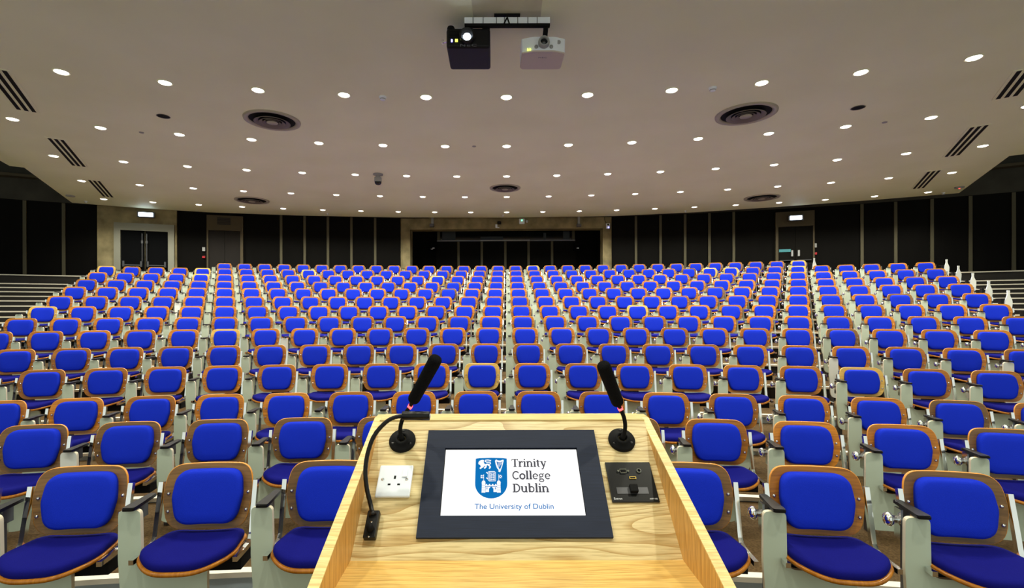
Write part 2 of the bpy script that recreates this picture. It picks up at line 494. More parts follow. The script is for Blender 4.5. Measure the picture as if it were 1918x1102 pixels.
# outer ceiling pieces beyond the canopy, a little higher
for nm, pts in (('left', ((-160, 262), (0, 301), (18, 311), (60, 316), (60, 258), (-160, 120))), ('right', ((2080, 274), (1918, 289), (1862, 296), (1862, 244), (2080, 110)))):
    q = [ceil_pt(px, py, -0.22) for px, py in pts]
    q = [(p.x, p.y) for p in q]
    if nm == 'right': q = q[::-1]
    mb = MB().m(M['ceiling']); mb.prism(q, lambda x, y: (x, y, ceil_z(y)+0.22), lambda x, y: (x, y, ceil_z(y)+0.36))
    struct(mb.build(f'ceiling_{nm}'))

def tangent_frame(px, py, R):
    a, z = wall_hit(px, py, R)
    p = Vector(wp(a, z, R))
    # local x = to the right seen from the room, local y = into the wall, z up
    return Matrix.Translation(p) @ Matrix.Rotation(-a, 4, 'Z'), p
def wall_size(px0, py0, px1, py1, R):
    """width and height on the wall of a pixel box about its centre"""
    mw, p = tangent_frame((px0+px1)/2, (py0+py1)/2, R)
    xr = Vector((cos(-mw.to_euler().z) if False else 1, 0, 0))
    inv = mw.inverted()
    def hit(px, py):
        d = ray(px, py); n = mw.to_3x3() @ Vector((0, 1, 0))
        t = (p-ORG).dot(n)/d.dot(n)
        return inv @ (ORG+d*t)
    a, b = hit(px0, (py0+py1)/2), hit(px1, (py0+py1)/2)
    c, d = hit((px0+px1)/2, py0), hit((px0+px1)/2, py1)
    return mw, a.x, b.x, d.z, c.z

# battens on the black panelling
BATT = [47, 120, 527, 571, 614.5, 658.5, 703, 1191, 1237, 1283, 1328.5, 1374, 1614, 1677, 1745, 1817, 1898]
for i, bx in enumerate(BATT):
    a, z = wall_hit(bx, 450)
    hw = 0.045
    o = arc_slab(a-hw/WR, a+hw/WR, WB-0.3, PT-0.02, WR-0.05, 0.06, M['batten'], f'trim_{i+1}', 1)
    struct(o)
for i, bx in enumerate([-60, 1985]):
    a, z = wall_hit(bx, 450)
    struct(arc_slab(a-0.002, a+0.002, WB-0.3, PT-0.02, WR-0.05, 0.06, M['batten'], f'trim_{len(BATT)+i+1}', 1))

# concrete portal with the projection booth recessed behind it
def portal():
    mb = MB().m(M['concrete'])
    mw, x0, x1, zb, zt = wall_size(750, 408, 1146, 429, WR-0.15)
    W = (x0, x1)
    mwi, xi0, xi1, _, _ = wall_size(768, 408, 1129, 429, WR-0.15)
    inv = mw.inverted() @ mwi
    xa, xb = (inv @ Vector((xi0, 0, 0))).x, (inv @ Vector((xi1, 0, 0))).x
    zc = mw.translation.z
    mb.box(x0, xa, 0, 0.55, WB-1-zc, PT+0.3-zc); mb.box(xb, x1, 0, 0.55, WB-1-zc, PT+0.3-zc)
    mb.box(xa, xb, 0, 0.55, zb, PT+0.3-zc)
    o = mb.build('wall_portal', mw=mw); struct(o)
    global PORTAL
    PORTAL = mw.copy()
    # recess
    mb = MB().m(M['wall'])
    D = 1.5
    zf = WB-1-zc
    mb.box(xa-0.1, xb+0.1, D, D+0.1, zf, zb+0.4)
    mb.box(xa-0.1, xa, 0.5, D, zf, zb+0.4); mb.box(xb, xb+0.1, 0.5, D, zf, zb+0.4)
    mb.box(xa-0.1, xb+0.1, 0.5, D+0.1, zb+0.35, zb+0.45)
    mb.m(M['dark_riser']); mb.box(xa-0.1, xb+0.1, 0.5, D, WB-0.05-zc, WB-zc)
    o = mb.build('wall_recess', mw=mw); struct(o)
    # booth front inside the recess
    def rx(px, py, dep):
        n = mw.to_3x3() @ Vector((0, 1, 0)); p = mw @ Vector((0, dep, 0))
        d = ray(px, py); t = (p-ORG).dot(n)/d.dot(n)
        return mw.inverted() @ (ORG+d*t)
    BD = 1.25
    pl, pr = rx(819, 452, BD), rx(1077, 452, BD)
    zt2 = rx(947, 431, BD).z
    mb = MB().m(M['wall'])
    mb.box(pl.x-0.05, pr.x+0.05, BD, BD+0.2, zf, pl.z)
    struct(mb.build('wall_booth', mw=mw))
    for i, q in enumerate((859, 902.5, 946.5, 990, 1034)):
        c = rx(q, 480, BD).x
        mb = MB().m(M['batten']); mb.box(c-0.05, c+0.05, BD-0.04, BD+0.01, WB-0.05-zc, pl.z-0.03)
        struct(mb.build(f'trim_booth_{i+1}', mw=mw))
    for i, q in enumerate((821.5, 1074)):
        c = rx(q, 440, BD).x
        mb = MB().m(M['batten']); mb.box(c-0.055, c+0.055, BD-0.03, BD+0.15, pl.z, zt2+0.15)
        struct(mb.build(f'trim_booth_{i+6}', mw=mw))
    mb = MB().m(M['glass_dark']); mb.box(pl.x, pr.x, BD+0.06, BD+0.08, pl.z, zt2+0.15)
    mb.m(M['steel']); mb.box(pl.x, pr.x, BD-0.05, BD+0.06, pl.z-0.02, pl.z+0.03)
    a, b = rx(900, 450, BD), rx(992, 450, BD)
    mb.m(M['grey']); mb.box(a.x, b.x, BD-0.07, BD-0.05, pl.z+0.0, pl.z+0.03)
    mb.m(M['reflect'])  # paler rectangles: reflections in the booth window, put in as plain colour
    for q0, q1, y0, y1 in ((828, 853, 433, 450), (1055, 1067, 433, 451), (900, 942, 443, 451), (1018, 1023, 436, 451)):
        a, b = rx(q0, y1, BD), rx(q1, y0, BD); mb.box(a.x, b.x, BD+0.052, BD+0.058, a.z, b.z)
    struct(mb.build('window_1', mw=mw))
    # notice boxes on either side of the booth front
    for q, nm in ((811, 'left'), (1081, 'right')):
        c = rx(q, 463, BD-0.1)
        r = empty('wall_speaker', mw @ Matrix.Translation(c))
        tag(r, f'small dark wall speaker at the {nm} end of the projection booth front', 'speaker', 'booth speakers')
        mb = MB().m(M['door_dark']); mb.rbox(-0.14, 0.14, 0, 0.16, -0.17, 0.17, 0.015); mb.build('case', r)
        mb = MB().m(M['white'])
        mb.box(-0.02, 0.07, -0.012, 0.0, -0.06, -0.03)
        if nm == 'left': mb.box(-0.09, 0.0, -0.012, 0, -0.10, -0.075)
        mb.build('label_plate', r)
portal()

# concrete bay with the left double door
def wall_thing(name, px0, py0, px1, py1, R, label, cat, group=None):
    mw, x0, x1, z0, z1 = wall_size(px0, py0, px1, py1, R)
    r = empty(name, mw)
    tag(r, label, cat, group)
    return r, x0, x1, z0, z1
mw, x0, x1, z0, z1 = wall_size(182, 388, 331, 520, WR-0.12)
mb = MB().m(M['concrete']); mb.box(x0, x1, 0, 0.3, z0-0.6, z1); struct(mb.build('wall_concrete_bay', mw=mw))
mw, x0, x1, z0, z1 = wall_size(213, 419, 326, 520, WR-0.2)
fw = (x1-x0)*0.105
d1 = empty('door_1', mw); struct(d1)
mb = MB().m(M['frame_white'])
mb.box(x0, x0+fw, 0, 0.16, z0-0.6, z1); mb.box(x1-fw, x1, 0, 0.16, z0-0.6, z1); mb.box(x0+fw, x1-fw, 0, 0.16, z1-0.26, z1); mb.build('door_frame', d1)
xm = (x0+x1)/2
for a, b in ((x0+fw, xm-0.01), (xm+0.01, x1-fw)):
    mb = MB().m(M['door_dark']); mb.box(a, b, 0.06, 0.11, z0-0.6, z1-0.26)
    lf = mb.build('door_leaf', d1)
    mb = MB().m(M['steel']); zz = z0+0.42
    mb.box(a+0.06, b-0.06, -0.02, 0.01, zz, zz+0.035); mb.box(a+0.06, a+0.12, -0.01, 0.06, zz-0.04, zz+0.16); mb.box(b-0.12, b-0.06, -0.01, 0.06, zz-0.04, zz+0.16)
    e = b-0.06 if b < xm+0.001 else a+0.06
    mb.box(e-0.012, e+0.012, -0.005, 0.06, zz+0.16, z1-0.36); mb.box(e-0.03, e+0.03, -0.01, 0.06, zz+0.8, zz+0.9)
    mb.build('push_bar', lf)

# brown door left of centre and grey door right of centre
def side_door(n, box, leaf_top, leafx, fmat, lmat, R):
    mw, x0, x1, z0, z1 = wall_size(*box, R)
    zl = wall_size(box[0], leaf_top, box[2], box[3], R)
    ztop = zl[4]+zl[0].translation.z-mw.translation.z
    lx = wall_size(leafx[0], box[1], leafx[1], box[3], R)
    inv = mw.inverted() @ lx[0]
    la, lb = (inv @ Vector((lx[1], 0, 0))).x, (inv @ Vector((lx[2], 0, 0))).x
    d = empty(f'door_{n}', mw); struct(d)
    mb = MB().m(fmat)
    mb.box(x0, la, 0, 0.14, z0-0.6, z1); mb.box(lb, x1, 0, 0.14, z0-0.6, z1); mb.box(la, lb, 0, 0.14, ztop, z1)
    mb.build('door_frame', d)
    xm = (la+lb)/2
    for a, b in ((la, xm-0.006), (xm+0.006, lb)):
        mb = MB().m(lmat); mb.box(a, b, 0.05, 0.1, z0-0.6, ztop-0.01); lf = mb.build('door_leaf', d)
        if n == 3:
            mb = MB().m(M['steel']); mb.box(a+0.05, b-0.05, 0.0, 0.03, z0+0.62, z0+0.65)
            e = b-0.1 if b < xm else a+0.1
            mb.m(M['grey']); mb.box(e-0.03, e+0.03, 0.0, 0.05, z0+0.78, z0+1.0)
            mb.build('push_bar', lf)
        if n == 3 and a < xm-0.1:
            mb = MB().m(M['sign_teal']); mb.box(a+0.03, b-0.14, 0.035, 0.05, z0+0.95, z0+1.05); mb.build('push_sign', lf)
    return d, mw, x0, x1, z0, z1, ztop
d2, mw, x0, x1, z0, z1, zt = side_door(2, (387, 404, 455, 520), 432, (390, 450), M['frame_beige'], M['door_brown'], WR-0.14)
mb = MB().m(M['dark_riser'])
for k in range(5): mb.box(-0.25, 0.2, -0.02, 0.0, zt+0.22+k*0.055, zt+0.26+k*0.055)
mb.build('transom_grille', d2)
side_door(3, (1453, 396, 1526, 520), 424, (1458, 1523), M['frame_beige'], M['door_grey'], WR-0.14)

# lit exit signs
def exit_sign(px, py, w, h, label, R):
    mw, p = tangent_frame(px, py, R)
    r = empty('exit_sign', mw); tag(r, label, 'exit sign', 'exit signs')
    mb = MB().m(M['steel']); mb.rbox(-w/2-0.05, w/2+0.05, 0.0, 0.1, -h/2-0.04, h/2+0.04, 0.02); mb.build('housing', r)
    mb = MB().m(M['exit_glow']); mb.rbox(-w/2, w/2, -0.03, 0.03, -h/2, h/2, 0.02); mb.build('lit_panel', r)
    L = bpy.data.lights.new('exit_lamp', 'AREA'); L.shape = 'RECTANGLE'; L.size = w; L.size_y = h; L.energy = 0.7; L.color = (0.7, 0.86, 1.0)
    lo = bpy.data.objects.new('exit_lamp', L); COL.objects.link(lo); lo.parent = r
    lo.location = (0, -0.05, 0); lo.rotation_euler = (radians(78), 0, 0)
exit_sign(273, 402, 0.44, 0.14, 'glowing white exit sign above the dark double doors with white surround', WR-0.35)
exit_sign(1491, 408, 0.38, 0.14, 'glowing white exit sign in dark housing above the grey doors', WR-0.35)

# small fittings on the concrete portal
def portal_frame(px, py, R=None):
    n = PORTAL.to_3x3() @ Vector((0, 1, 0)); p = PORTAL @ Vector((0, -0.03, 0))
    d = ray(px, py); t = (p-ORG).dot(n)/d.dot(n)
    m = PORTAL.copy(); m.translation = ORG+d*t
    return m, m.translation
def portal_things():
    R = WR-0.18
    mw, p = portal_frame(977.5, 415, R)
    r = empty('emergency_light', mw); tag(r, 'white emergency light box with green lamp on the concrete beam', 'emergency light')
    mb = MB().m(M['white']); mb.rbox(-0.115, 0.115, -0.07, 0.03, -0.11, 0.11, 0.025); mb.build('case', r)
    mb = MB().m(M['led_green']); mb.lathe([(0.001, 0.0), (0.03, 0.0), (0.02, 0.012), (0.001, 0.014)], 10, False)
    o = mb.build('green_lamp', r); o.rotation_euler = (radians(90), 0, 0); o.location = (0, -0.07, 0.03)
    mw, p = portal_frame(987, 415, R)
    r = empty('wall_switch', mw); tag(r, 'tiny white switch plate beside the emergency light', 'switch')
    mb = MB().m(M['white']); mb.rbox(-0.04, 0.04, -0.02, 0.03, -0.04, 0.04, 0.006); mb.build('plate', r)
    mb = MB().m(M['grey']); mb.box(-0.015, 0.015, -0.028, -0.02, -0.02, 0.02); mb.build('rocker', r)
    mw, p = portal_frame(932.5, 420.5, R)
    r = empty('wall_camera', mw); tag(r, 'black camera on white wall bracket over the projection booth window', 'camera')
    mb = MB().m(M['white']); mb.box(-0.10, -0.02, -0.02, 0.03, -0.13, 0.0); mb.box(-0.08, 0.06, -0.1, 0.0, -0.15, -0.13); mb.build('bracket', r)
    mb = MB().m(M['blackm']); mb.rbox(-0.02, 0.13, -0.14, 0.02, 0.0, 0.1, 0.01); mb.build('camera_body', r)
    mb = MB().m(M['glass_dark'], True); mb.lathe([(0.001, 0.02), (0.03, 0.02), (0.034, 0.0)], 12, False)
    o = mb.build('lens', r); o.rotation_euler = (radians(90), 0, 0); o.location = (0.055, -0.14, 0.05)
    mw, p = portal_frame(1138.5, 424, R)
    r = empty('wall_sensor', mw); tag(r, 'white wall sensor with blue light on the right concrete pillar', 'sensor')
    mb = MB().m(M['white']); mb.rbox(-0.075, 0.075, -0.05, 0.03, -0.11, 0.11, 0.012); mb.build('case', r)
    mb = MB().m(M['blackm']); mb.rbox(-0.035, 0.035, -0.07, -0.045, 0.02, 0.09, 0.01); mb.build('lens_window', r)
    mb = MB().m(M['led_blue']); mb.rbox(-0.01, 0.04, -0.06, -0.045, -0.075, -0.03, 0.008); mb.build('blue_lamp', r)
    mb = MB().m(M['blackm']); mb.tube([(-0.05, -0.02, 0.1), (-0.12, -0.02, 0.22), (-0.14, -0.02, 0.4)], 0.008); mb.build('cable', r)
    for px, nm in ((810, 'left'), (1084, 'right')):
        mw, p = portal_frame(px, 415, R)
        r = empty('hanging_bracket', mw); tag(r, f'grey steel drop bracket near the {nm} end of the concrete beam', 'bracket', 'beam drop brackets')
        mb = MB().m(M['grey']); mb.box(-0.045, 0.045, -0.05, 0.045, -0.12, 0.36); mb.build('stem', r)
        mb = MB().m(M['steel']); mb.rbox(-0.1, 0.08, -0.16, -0.01, -0.24, -0.12, 0.02); mb.build('clamp', r)
    for px, py, nm in ((1526.5, 464, 'right'), (382, 471, 'left')):
        mw, p = tangent_frame(px, py, WR-0.01)
        r = empty('call_point', mw); tag(r, f'grey switch box with red fire call point beside the {"grey doors" if nm=="right" else "brown door"}', 'call point')
        mb = MB().m(M['grey']); mb.rbox(-0.05, 0.05, -0.04, 0.02, 0.0, 0.15, 0.008); mb.build('switch_box', r)
        mb = MB().m(mat('red_plastic_'+nm, srgb(170, 30, 40), 0.4)); mb.rbox(-0.05, 0.05, -0.05, 0.02, -0.26, -0.18, 0.008); mb.build('red_box', r)
portal_things()

# ------------------------------------------------------------------ downlights
def make_downlight(watts, spot=True):
    r = empty('ceiling_downlight')
    mb = MB().m(M['ceiling'], True); mb.lathe([(0.098, 0.004), (0.11, 0.0), (0.112, -0.006), (0.1, -0.01), (0.092, -0.004)], 24, False); mb.build('trim_ring', r)
    mb = MB().m(M['reflector'], True); mb.lathe([(0.094, -0.006), (0.085, -0.003)], 24, False); mb.build('reflector', r)
    mb = MB().m(M['lamp'], True); mb.lathe([(0.088, -0.003), (0.075, -0.012), (0.04, -0.02), (0.001, -0.022)], 20, False); mb.build('lamp', r)
    L = bpy.data.lights.new('spot', 'SPOT'); L.energy = watts; L.spot_size = radians(140); L.spot_blend = 0.7
    L.shadow_soft_size = 0.08; L.color = LAMP_COL
    lo = bpy.data.objects.new('spot', L); COL.objects.link(lo); lo.parent = r; lo.location = (0, 0, -0.045)
    return r
def copy_tree(root):
    c = root.copy(); COL.objects.link(c)
    for ch in list(root.children):
        d = ch.copy(); COL.objects.link(d); d.parent = c
        for g in list(ch.children):
            e = g.copy(); COL.objects.link(e); e.parent = d
    return c
LK = 0.875
LY = [v*LK for v in (9.2317, 12.0743, 14.8818, 17.7113, 20.6168)]
LN = [6, 7, 8, 9, 10]
LROW = ['nearest curved row of lights', 'second row of lights', 'third row of lights', 'fourth row of lights', 'last row of lights']
dl = make_downlight(LAMP_W); first = True
for r in range(5):
    R = (23.9+3.5175*r)*LK
    for i in range(-LN[r], LN[r]+1):
        a = i*1.5434*LK/R
        x, y = R*sin(a), LY[r]-R+R*cos(a)
        o = dl if first else copy_tree(dl); first = False
        o.location = (x, y, ceil_z(y))
        where = 'on the centre line' if i == 0 else f'{ORD[abs(i)]} to the {"left" if i < 0 else "right"} of centre'
        tag(o, f'round recessed downlight {where} in the {LROW[r]}', 'downlight', 'recessed ceiling downlights')
sl = make_downlight(STAGE_W); first = True
for y, rn in ((4.3, 'above the front seats'), (1.2, 'above the lectern')):
    for i in range(-2, 3):
        o = sl if first else copy_tree(sl); first = False
        o.location = (i*2.2, y, ceil_z(y))
        where = 'central' if i == 0 else f'{ORD[abs(i)]} {"left" if i < 0 else "right"}'
        tag(o, f'round recessed downlight {rn}, {where} of its row', 'downlight', 'recessed ceiling downlights')

# ------------------------------------------------------------------ ceiling vents and fittings
def round_vent(px, py, rad, label):
    p = ceil_pt(px, py)
    r = empty('ceiling_diffuser', loc=p); tag(r, label, 'air vent', 'round ceiling diffusers')
    k = rad
    mb = MB().m(M['diffuser'], True); mb.lathe([(1.0*k, 0.0), (0.99*k, -0.025), (0.9*k, -0.03), (0.82*k, -0.02), (0.81*k, -0.002)], 40, False); mb.build('outer_ring', r)
    mb = MB().m(M['blackm']); mb.lathe([(0.001, -0.003), (0.82*k, -0.003)], 40, False); mb.build('dark_core', r)
    for rr_ in (0.64, 0.46, 0.32):
        mb = MB().m(M['diffuser_in'], True); mb.lathe([(rr_*k*0.78, -0.02), (rr_*k, -0.055), (rr_*k*0.97, -0.062), (rr_*k*0.74, -0.026)], 36, False); mb.build('cone_ring', r)
    mb = MB().m(M['diffuser'], True); mb.lathe([(0.2*k, -0.05), (0.19*k, -0.062), (0.001, -0.066)], 28, False); mb.build('centre_disc', r)
round_vent(510, 225, 0.50, 'large round ceiling air diffuser on the left, between two light rows')
round_vent(1397, 213, 0.52, 'large round ceiling air diffuser on the right, between two light rows')
round_vent(946, 352, 0.46, 'round ceiling air diffuser on the centre line above the booth')
round_vent(472, 375, 0.53, 'round ceiling air diffuser near the rear edge, left of centre')
round_vent(1427, 370, 0.53, 'round ceiling air diffuser near the rear edge, right of centre')
def slot_vent(p0, p1, label, n=3):
    a, b = ceil_pt(*p0), ceil_pt(*p1)
    c = (a+b)/2; d = b-a; L = d.length; ang = atan2(d.y, d.x)
    r = empty('slot_diffuser', loc=c, rz=ang); tag(r, label, 'air vent', 'linear slot diffusers')
    mb = MB().m(M['ceiling']); mb.box(-L/2-0.03, L/2+0.03, -0.17, 0.17, -0.012, 0.0); mb.build('frame', r)
    for k in range(n):
        y = (k-(n-1)/2)*0.1
        mb = MB().m(M['blackm']); mb.box(-L/2, L/2, y-0.028, y+0.028, -0.016, -0.01); mb.build('slot', r)
slot_vent((-10, 128), (50, 206), 'long ceiling slot vent nearest the viewer along the left edge')
slot_vent((104, 260), (148, 310), 'long ceiling slot vent in the middle of the left edge')
slot_vent((176, 338), (203, 368), 'long ceiling slot vent farthest back along the left edge')
slot_vent((1928, 128), (1885, 181), 'long ceiling slot vent nearest the viewer along the right edge')
slot_vent((1835, 236), (1783, 291), 'long ceiling slot vent in the middle of the right edge')
slot_vent((1750, 320), (1720, 352), 'long ceiling slot vent farthest back along the right edge')
for px, py, nm in ((306, 217.5, 'left'), (1607, 201.5, 'right')):
    p = ceil_pt(px, py); r = empty('ceiling_speaker', loc=p); tag(r, f'dark round ceiling speaker on the {nm} among the downlights', 'speaker', 'dark ceiling speakers')
    mb = MB().m(M['blackm']); mb.lathe([(0.001, -0.008), (0.088, -0.008), (0.1, -0.004), (0.1, 0)], 24, False); mb.build('grille', r)
    mb = MB().m(M['diffuser_in'], True); mb.lathe([(0.1, 0), (0.112, -0.008), (0.1, -0.01)], 24, False); mb.build('rim', r)
for px, py, nm in ((717, 184, 'left of the projectors'), (1335, 167, 'right of the projectors')):
    p = ceil_pt(px, py-3); r = empty('smoke_detector', loc=p); tag(r, f'small white smoke detector on the ceiling {nm}', 'smoke detector', 'ceiling smoke detectors')
    mb = MB().m(M['white'], True); mb.lathe([(0.06, 0), (0.062, -0.02), (0.045, -0.035), (0.045, -0.055), (0.03, -0.062), (0.001, -0.062)], 18, False); mb.build('body', r)
    mb = MB().m(M['steel']); mb.lathe([(0.047, -0.038), (0.047, -0.048)], 18, False); mb.build('sensor_band', r)
p = ceil_pt(708, 326); r = empty('dome_camera', loc=p); tag(r, 'grey dome camera hanging from the ceiling left of centre', 'camera')
mb = MB().m(M['grey'], True); mb.lathe([(0.13, 0), (0.13, -0.03), (0.06, -0.04), (0.06, -0.08), (0.095, -0.1), (0.1, -0.2), (0.09, -0.21)], 20, False); mb.build('housing', r)
mb = MB().m(M['glass_dark'], True); mb.lathe([(0.09, -0.21), (0.085, -0.25), (0.055, -0.285), (0.001, -0.3)], 20, False); mb.build('dome', r)
for px, py, w_, lab in ((132, 366.5, 0.24, 'small flat grey sensor plate at the left rear corner of the ceiling'), (1797, 350.5, 0.24, 'small flat sensor plate with red light at the right rear corner of the ceiling')):
    p = ceil_pt(px, py); r = empty('ceiling_sensor', loc=p); tag(r, lab, 'sensor')
    mb = MB().m(M['grey'], True); mb.lathe([(w_/2, 0), (w_/2-0.01, -0.03), (0.001, -0.045)], 20, False); mb.build('plate', r)
    if px > 900:
        mb = MB().m(M['led_red']); mb.lathe([(0.001, -0.052), (0.02, -0.05), (0.02, -0.04)], 8, False); mb.build('red_lamp', r)
for px, py, lab in ((161, 379, 'tiny white sprinkler at the left rear ceiling edge'), (614, 402, 'tiny white sprinkler at the rear ceiling edge above the left battens'), (1284, 397, 'tiny white sprinkler at the rear ceiling edge above the right battens'), (1767, 363, 'tiny white sprinkler at the right rear ceiling edge'), (942, 405, 'tiny white sprinkler at the rear ceiling edge above the booth')):
    p = ceil_pt(px, py-2); r = empty('sprinkler_head', loc=p); tag(r, lab, 'sprinkler', 'ceiling sprinkler heads')
    mb = MB().m(M['white'], True); mb.lathe([(0.05, 0), (0.05, -0.015), (0.02, -0.02), (0.02, -0.05), (0.045, -0.055), (0.001, -0.06)], 12, False); mb.build('head', r)
for px, py, lab in ((265, 248, 'faint pale blank cover plate on the ceiling left of the dark speaker'), (1657, 229, 'small grey fitting on the ceiling right of the dark speaker'), (888, 274, 'tiny grey hook on the ceiling left of centre')):
    p = ceil_pt(px, py); r = empty('ceiling_fitting', loc=p); tag(r, lab, 'fitting')
    mb = MB().m(M['grey'], True); mb.lathe([(0.045, 0), (0.04, -0.012), (0.001, -0.016)], 14, False); mb.build('cover', r)

# ------------------------------------------------------------------ projectors and their mount
def at_depth(px, py, d): return ORG+ray(px, py)*d
def projectors():
    rz = Matrix.Rotation(-YAW, 4, 'Z')
    pc = ceil_pt(950, 26)
    D = 5.75
    # mount: ceiling plate, white rail, dark rail beneath, drop stem
    c = at_depth(950, 40, D); mw = Matrix.Translation((c.x, c.y, 0)) @ rz
    r = empty('projector_mount', mw); tag(r, 'white and black ceiling rail carrying the two projectors', 'mount')
    zc = ceil_z(c.y)
    zr = c.z
    mb = MB().m(M['blackm']); mb.box(-0.155, 0.155, 0.0, 0.14, zc-0.025, zc+0.005); mb.build('ceiling_plate', r)
    hx = 0.51
    mb = MB().m(M['white']); mb.box(-hx, hx, -0.025, 0.025, zr-0.035, zr+0.035); mb.build('white_rail', r)
    mb = MB().m(M['blackm']); mb.box(-hx, hx, -0.02, 0.03, zr-0.065, zr-0.036)
    for k in range(7):
        x = -0.4+k*0.13+random.uniform(-.03, .03); mb.box(x, x+0.006, -0.03, 0.03, zr-0.04, zr+0.036)
    mb.build('cable_tray', r)
    mb = MB().m(M['blackm']); mb.tube([(-0.005, 0.0, zr), (-0.005, 0.02, zc)], 0.02); mb.tube([(0, -0.03, zr+0.03), (-0.04, -0.035, zr-0.05)], 0.008); mb.tube([(0, -0.03, zr+0.03), (0.025, -0.035, zr-0.05)], 0.008); mb.build('drop_stem', r)
    mb = MB().m(M['blackm']); mb.tube([(hx-0.045, 0.01, zr-0.05), (hx-0.05, 0.14, zr-0.19)], 0.03, 12); mb.tube([(-hx+0.05, 0.01, zr-0.05), (-hx+0.05, 0.1, zr-0.1)], 0.045, 12); mb.build('drop_pole', r)
    # big black projector, hung upside down
    Zf, Zb = 5.75, 6.3
    a, b = at_depth(836, 52, Zf), at_depth(918, 52, Zf)
    bot = at_depth(877, 89, Zf).z; top = a.z
    w2 = (b-a).length/2; c = (a+b)/2; dep = Zb-Zf
    mw = Matrix.Translation((c.x, c.y, bot)) @ rz
    r = empty('projector', mw); tag(r, 'large black projector with its lens lit, hanging from the left of the rail', 'projector')
    h = top-bot
    mb = MB().m(mat('projector_black', srgb(13, 13, 17), 0.5, spec=0.25), False); mb.rbox(-w2, w2, 0, dep, 0, h, 0.03, 3)
    body = mb.build('body', r)
    mb = MB().m(M['blackm'])
    for k in range(6): mb.box(-w2+0.03, -w2+0.19, -0.004, 0.0, h*0.42+k*0.018, h*0.42+k*0.018+0.008)
    mb.build('front_grille', r)
    lx, lz = at_depth(875, 70, Zf), 0
    lxx = (lx-c).dot(RIGHT); lzz = lx.z-bot
    mb = MB().m(M['black'], True); mb.lathe([(0.09, 0.0), (0.09, 0.06), (0.075, 0.07), (0.07, 0.03), (0.001, 0.03)], 28, False)
    o = mb.build('lens_barrel', r); o.rotation_euler = (radians(90), 0, 0); o.location = (lxx, 0, lzz)
    mb = MB().m(M['beam_glow'], True); mb.lathe([(0.001, 0.052), (0.03, 0.048), (0.045, 0.036)], 20, False)
    o2 = mb.build('lit_lens', r); o2.rotation_euler = (radians(90), 0, 0); o2.location = (lxx, 0, lzz-0.012)
    for sx in (-w2+0.05, w2-0.05):
        mb = MB().m(M['blackm'], True); mb.lathe([(0.045, 0.0), (0.048, 0.02), (0.04, 0.04), (0.001, 0.042)], 16, False)
        o = mb.build('foot', r); o.location = (sx, 0.06, h)
    mb = MB().m(M['led_blue']); mb.rbox(-w2+0.055, -w2+0.075, -0.006, 0.004, h*0.27, h*0.27+0.035, 0.004); mb.build('blue_lamp', r)
    mb = MB().m(M['led_yellow']); mb.box(-w2+0.105, -w2+0.117, -0.006, 0.004, h*0.28, h*0.28+0.032); mb.box(-w2+0.123, -w2+0.135, -0.006, 0.004, h*0.28, h*0.28+0.032); mb.build('status_lamps', r)
    mb = MB().m(M['chrome']); mb.box(-w2-0.06, -w2, 0.03, 0.06, h*0.35, h*0.41); mb.tube([(-w2-0.05, 0.045, h*0.3), (-w2-0.05, 0.045, h*0.5)], 0.012); mb.build('side_lock', r)
    lettering('lettering', 'NEC', 0.07, M['text_dim'], r, (0.0, -0.002, 0.012), (radians(90), 0, 0), (1.35, 0.62, 1), 'CENTER', 0.0, 1.2, 0.001)
    # smaller white projector
    Zf, Zb = 5.75, 6.2
    a, b = at_depth(977, 72, Zf), at_depth(1060, 72, Zf)
    bot = at_depth(1018, 94, Zf).z; top = at_depth(1018, 69, Zf).z
    w2 = (b-a).length/2; c = (a+b)/2; dep = Zb-Zf; h = top-bot
    mw = Matrix.Translation((c.x, c.y, bot)) @ rz
    r = empty('projector', mw); tag(r, 'white projector with grey lens hanging from the right of the rail', 'projector')
    out = rpoly([(-w2, 0.05), (-w2*0.5, 0.0), (w2*0.5, 0.0), (w2, 0.05), (w2, dep), (-w2, dep)], [0.03, 0.2, 0.2, 0.03, 0.05, 0.05], 5)
    mb = MB().m(M['white'], False)
    mb.prism(out, lambda x, y: (x*0.985, y*0.985+0.003, 0), lambda x, y: (x, y, h)); mb.build('body', r)
    mb = MB().m(mat('projector_base', srgb(196, 186, 178), 0.5))
    mb.prism(out, lambda x, y: (x*0.96, y*0.95+0.01, -0.012), lambda x, y: (x*0.985, y*0.985+0.003, 0.0)); mb.build('underside', r)
    lxx, lzz = 0.0, h*0.5
    mb = MB().m(M['grey'], True); mb.lathe([(0.068, -0.02), (0.068, 0.05), (0.06, 0.08), (0.047, 0.085), (0.042, 0.04)], 26, False)
    o = mb.build('lens_barrel', r); o.rotation_euler = (radians(90), 0, 0); o.location = (lxx, 0.02, lzz+0.005)
    mb = MB().m(M['glass_dark'], True); mb.lathe([(0.045, 0.04), (0.03, 0.055), (0.001, 0.06)], 20, False)
    o = mb.build('lens', r); o.rotation_euler = (radians(90), 0, 0); o.location = (lxx, 0.02, lzz+0.005)
    for sx in (-0.09, 0.09):
        mb = MB().m(M['grey'], True); mb.lathe([(0.022, 0.0), (0.022, 0.012), (0.001, 0.014)], 14, False)
        o = mb.build('sensor_window', r); o.rotation_euler = (radians(90), 0, 0); o.location = (sx, 0.004, h*0.25)
    mb = MB().m(M['grey'], True); mb.lathe([(0.025, 0.0), (0.025, 0.006), (0.001, 0.006)], 16, False)
    o = mb.build('speaker_spot', r); o.rotation_euler = (radians(90), 0, 0); o.location = (w2*0.68, 0.02, h*0.66)
    mb = MB().m(M['blackm']); mb.box(-0.15, 0.15, 0.1, 0.35, h, h+0.03); mb.build('mounting_plate', r)
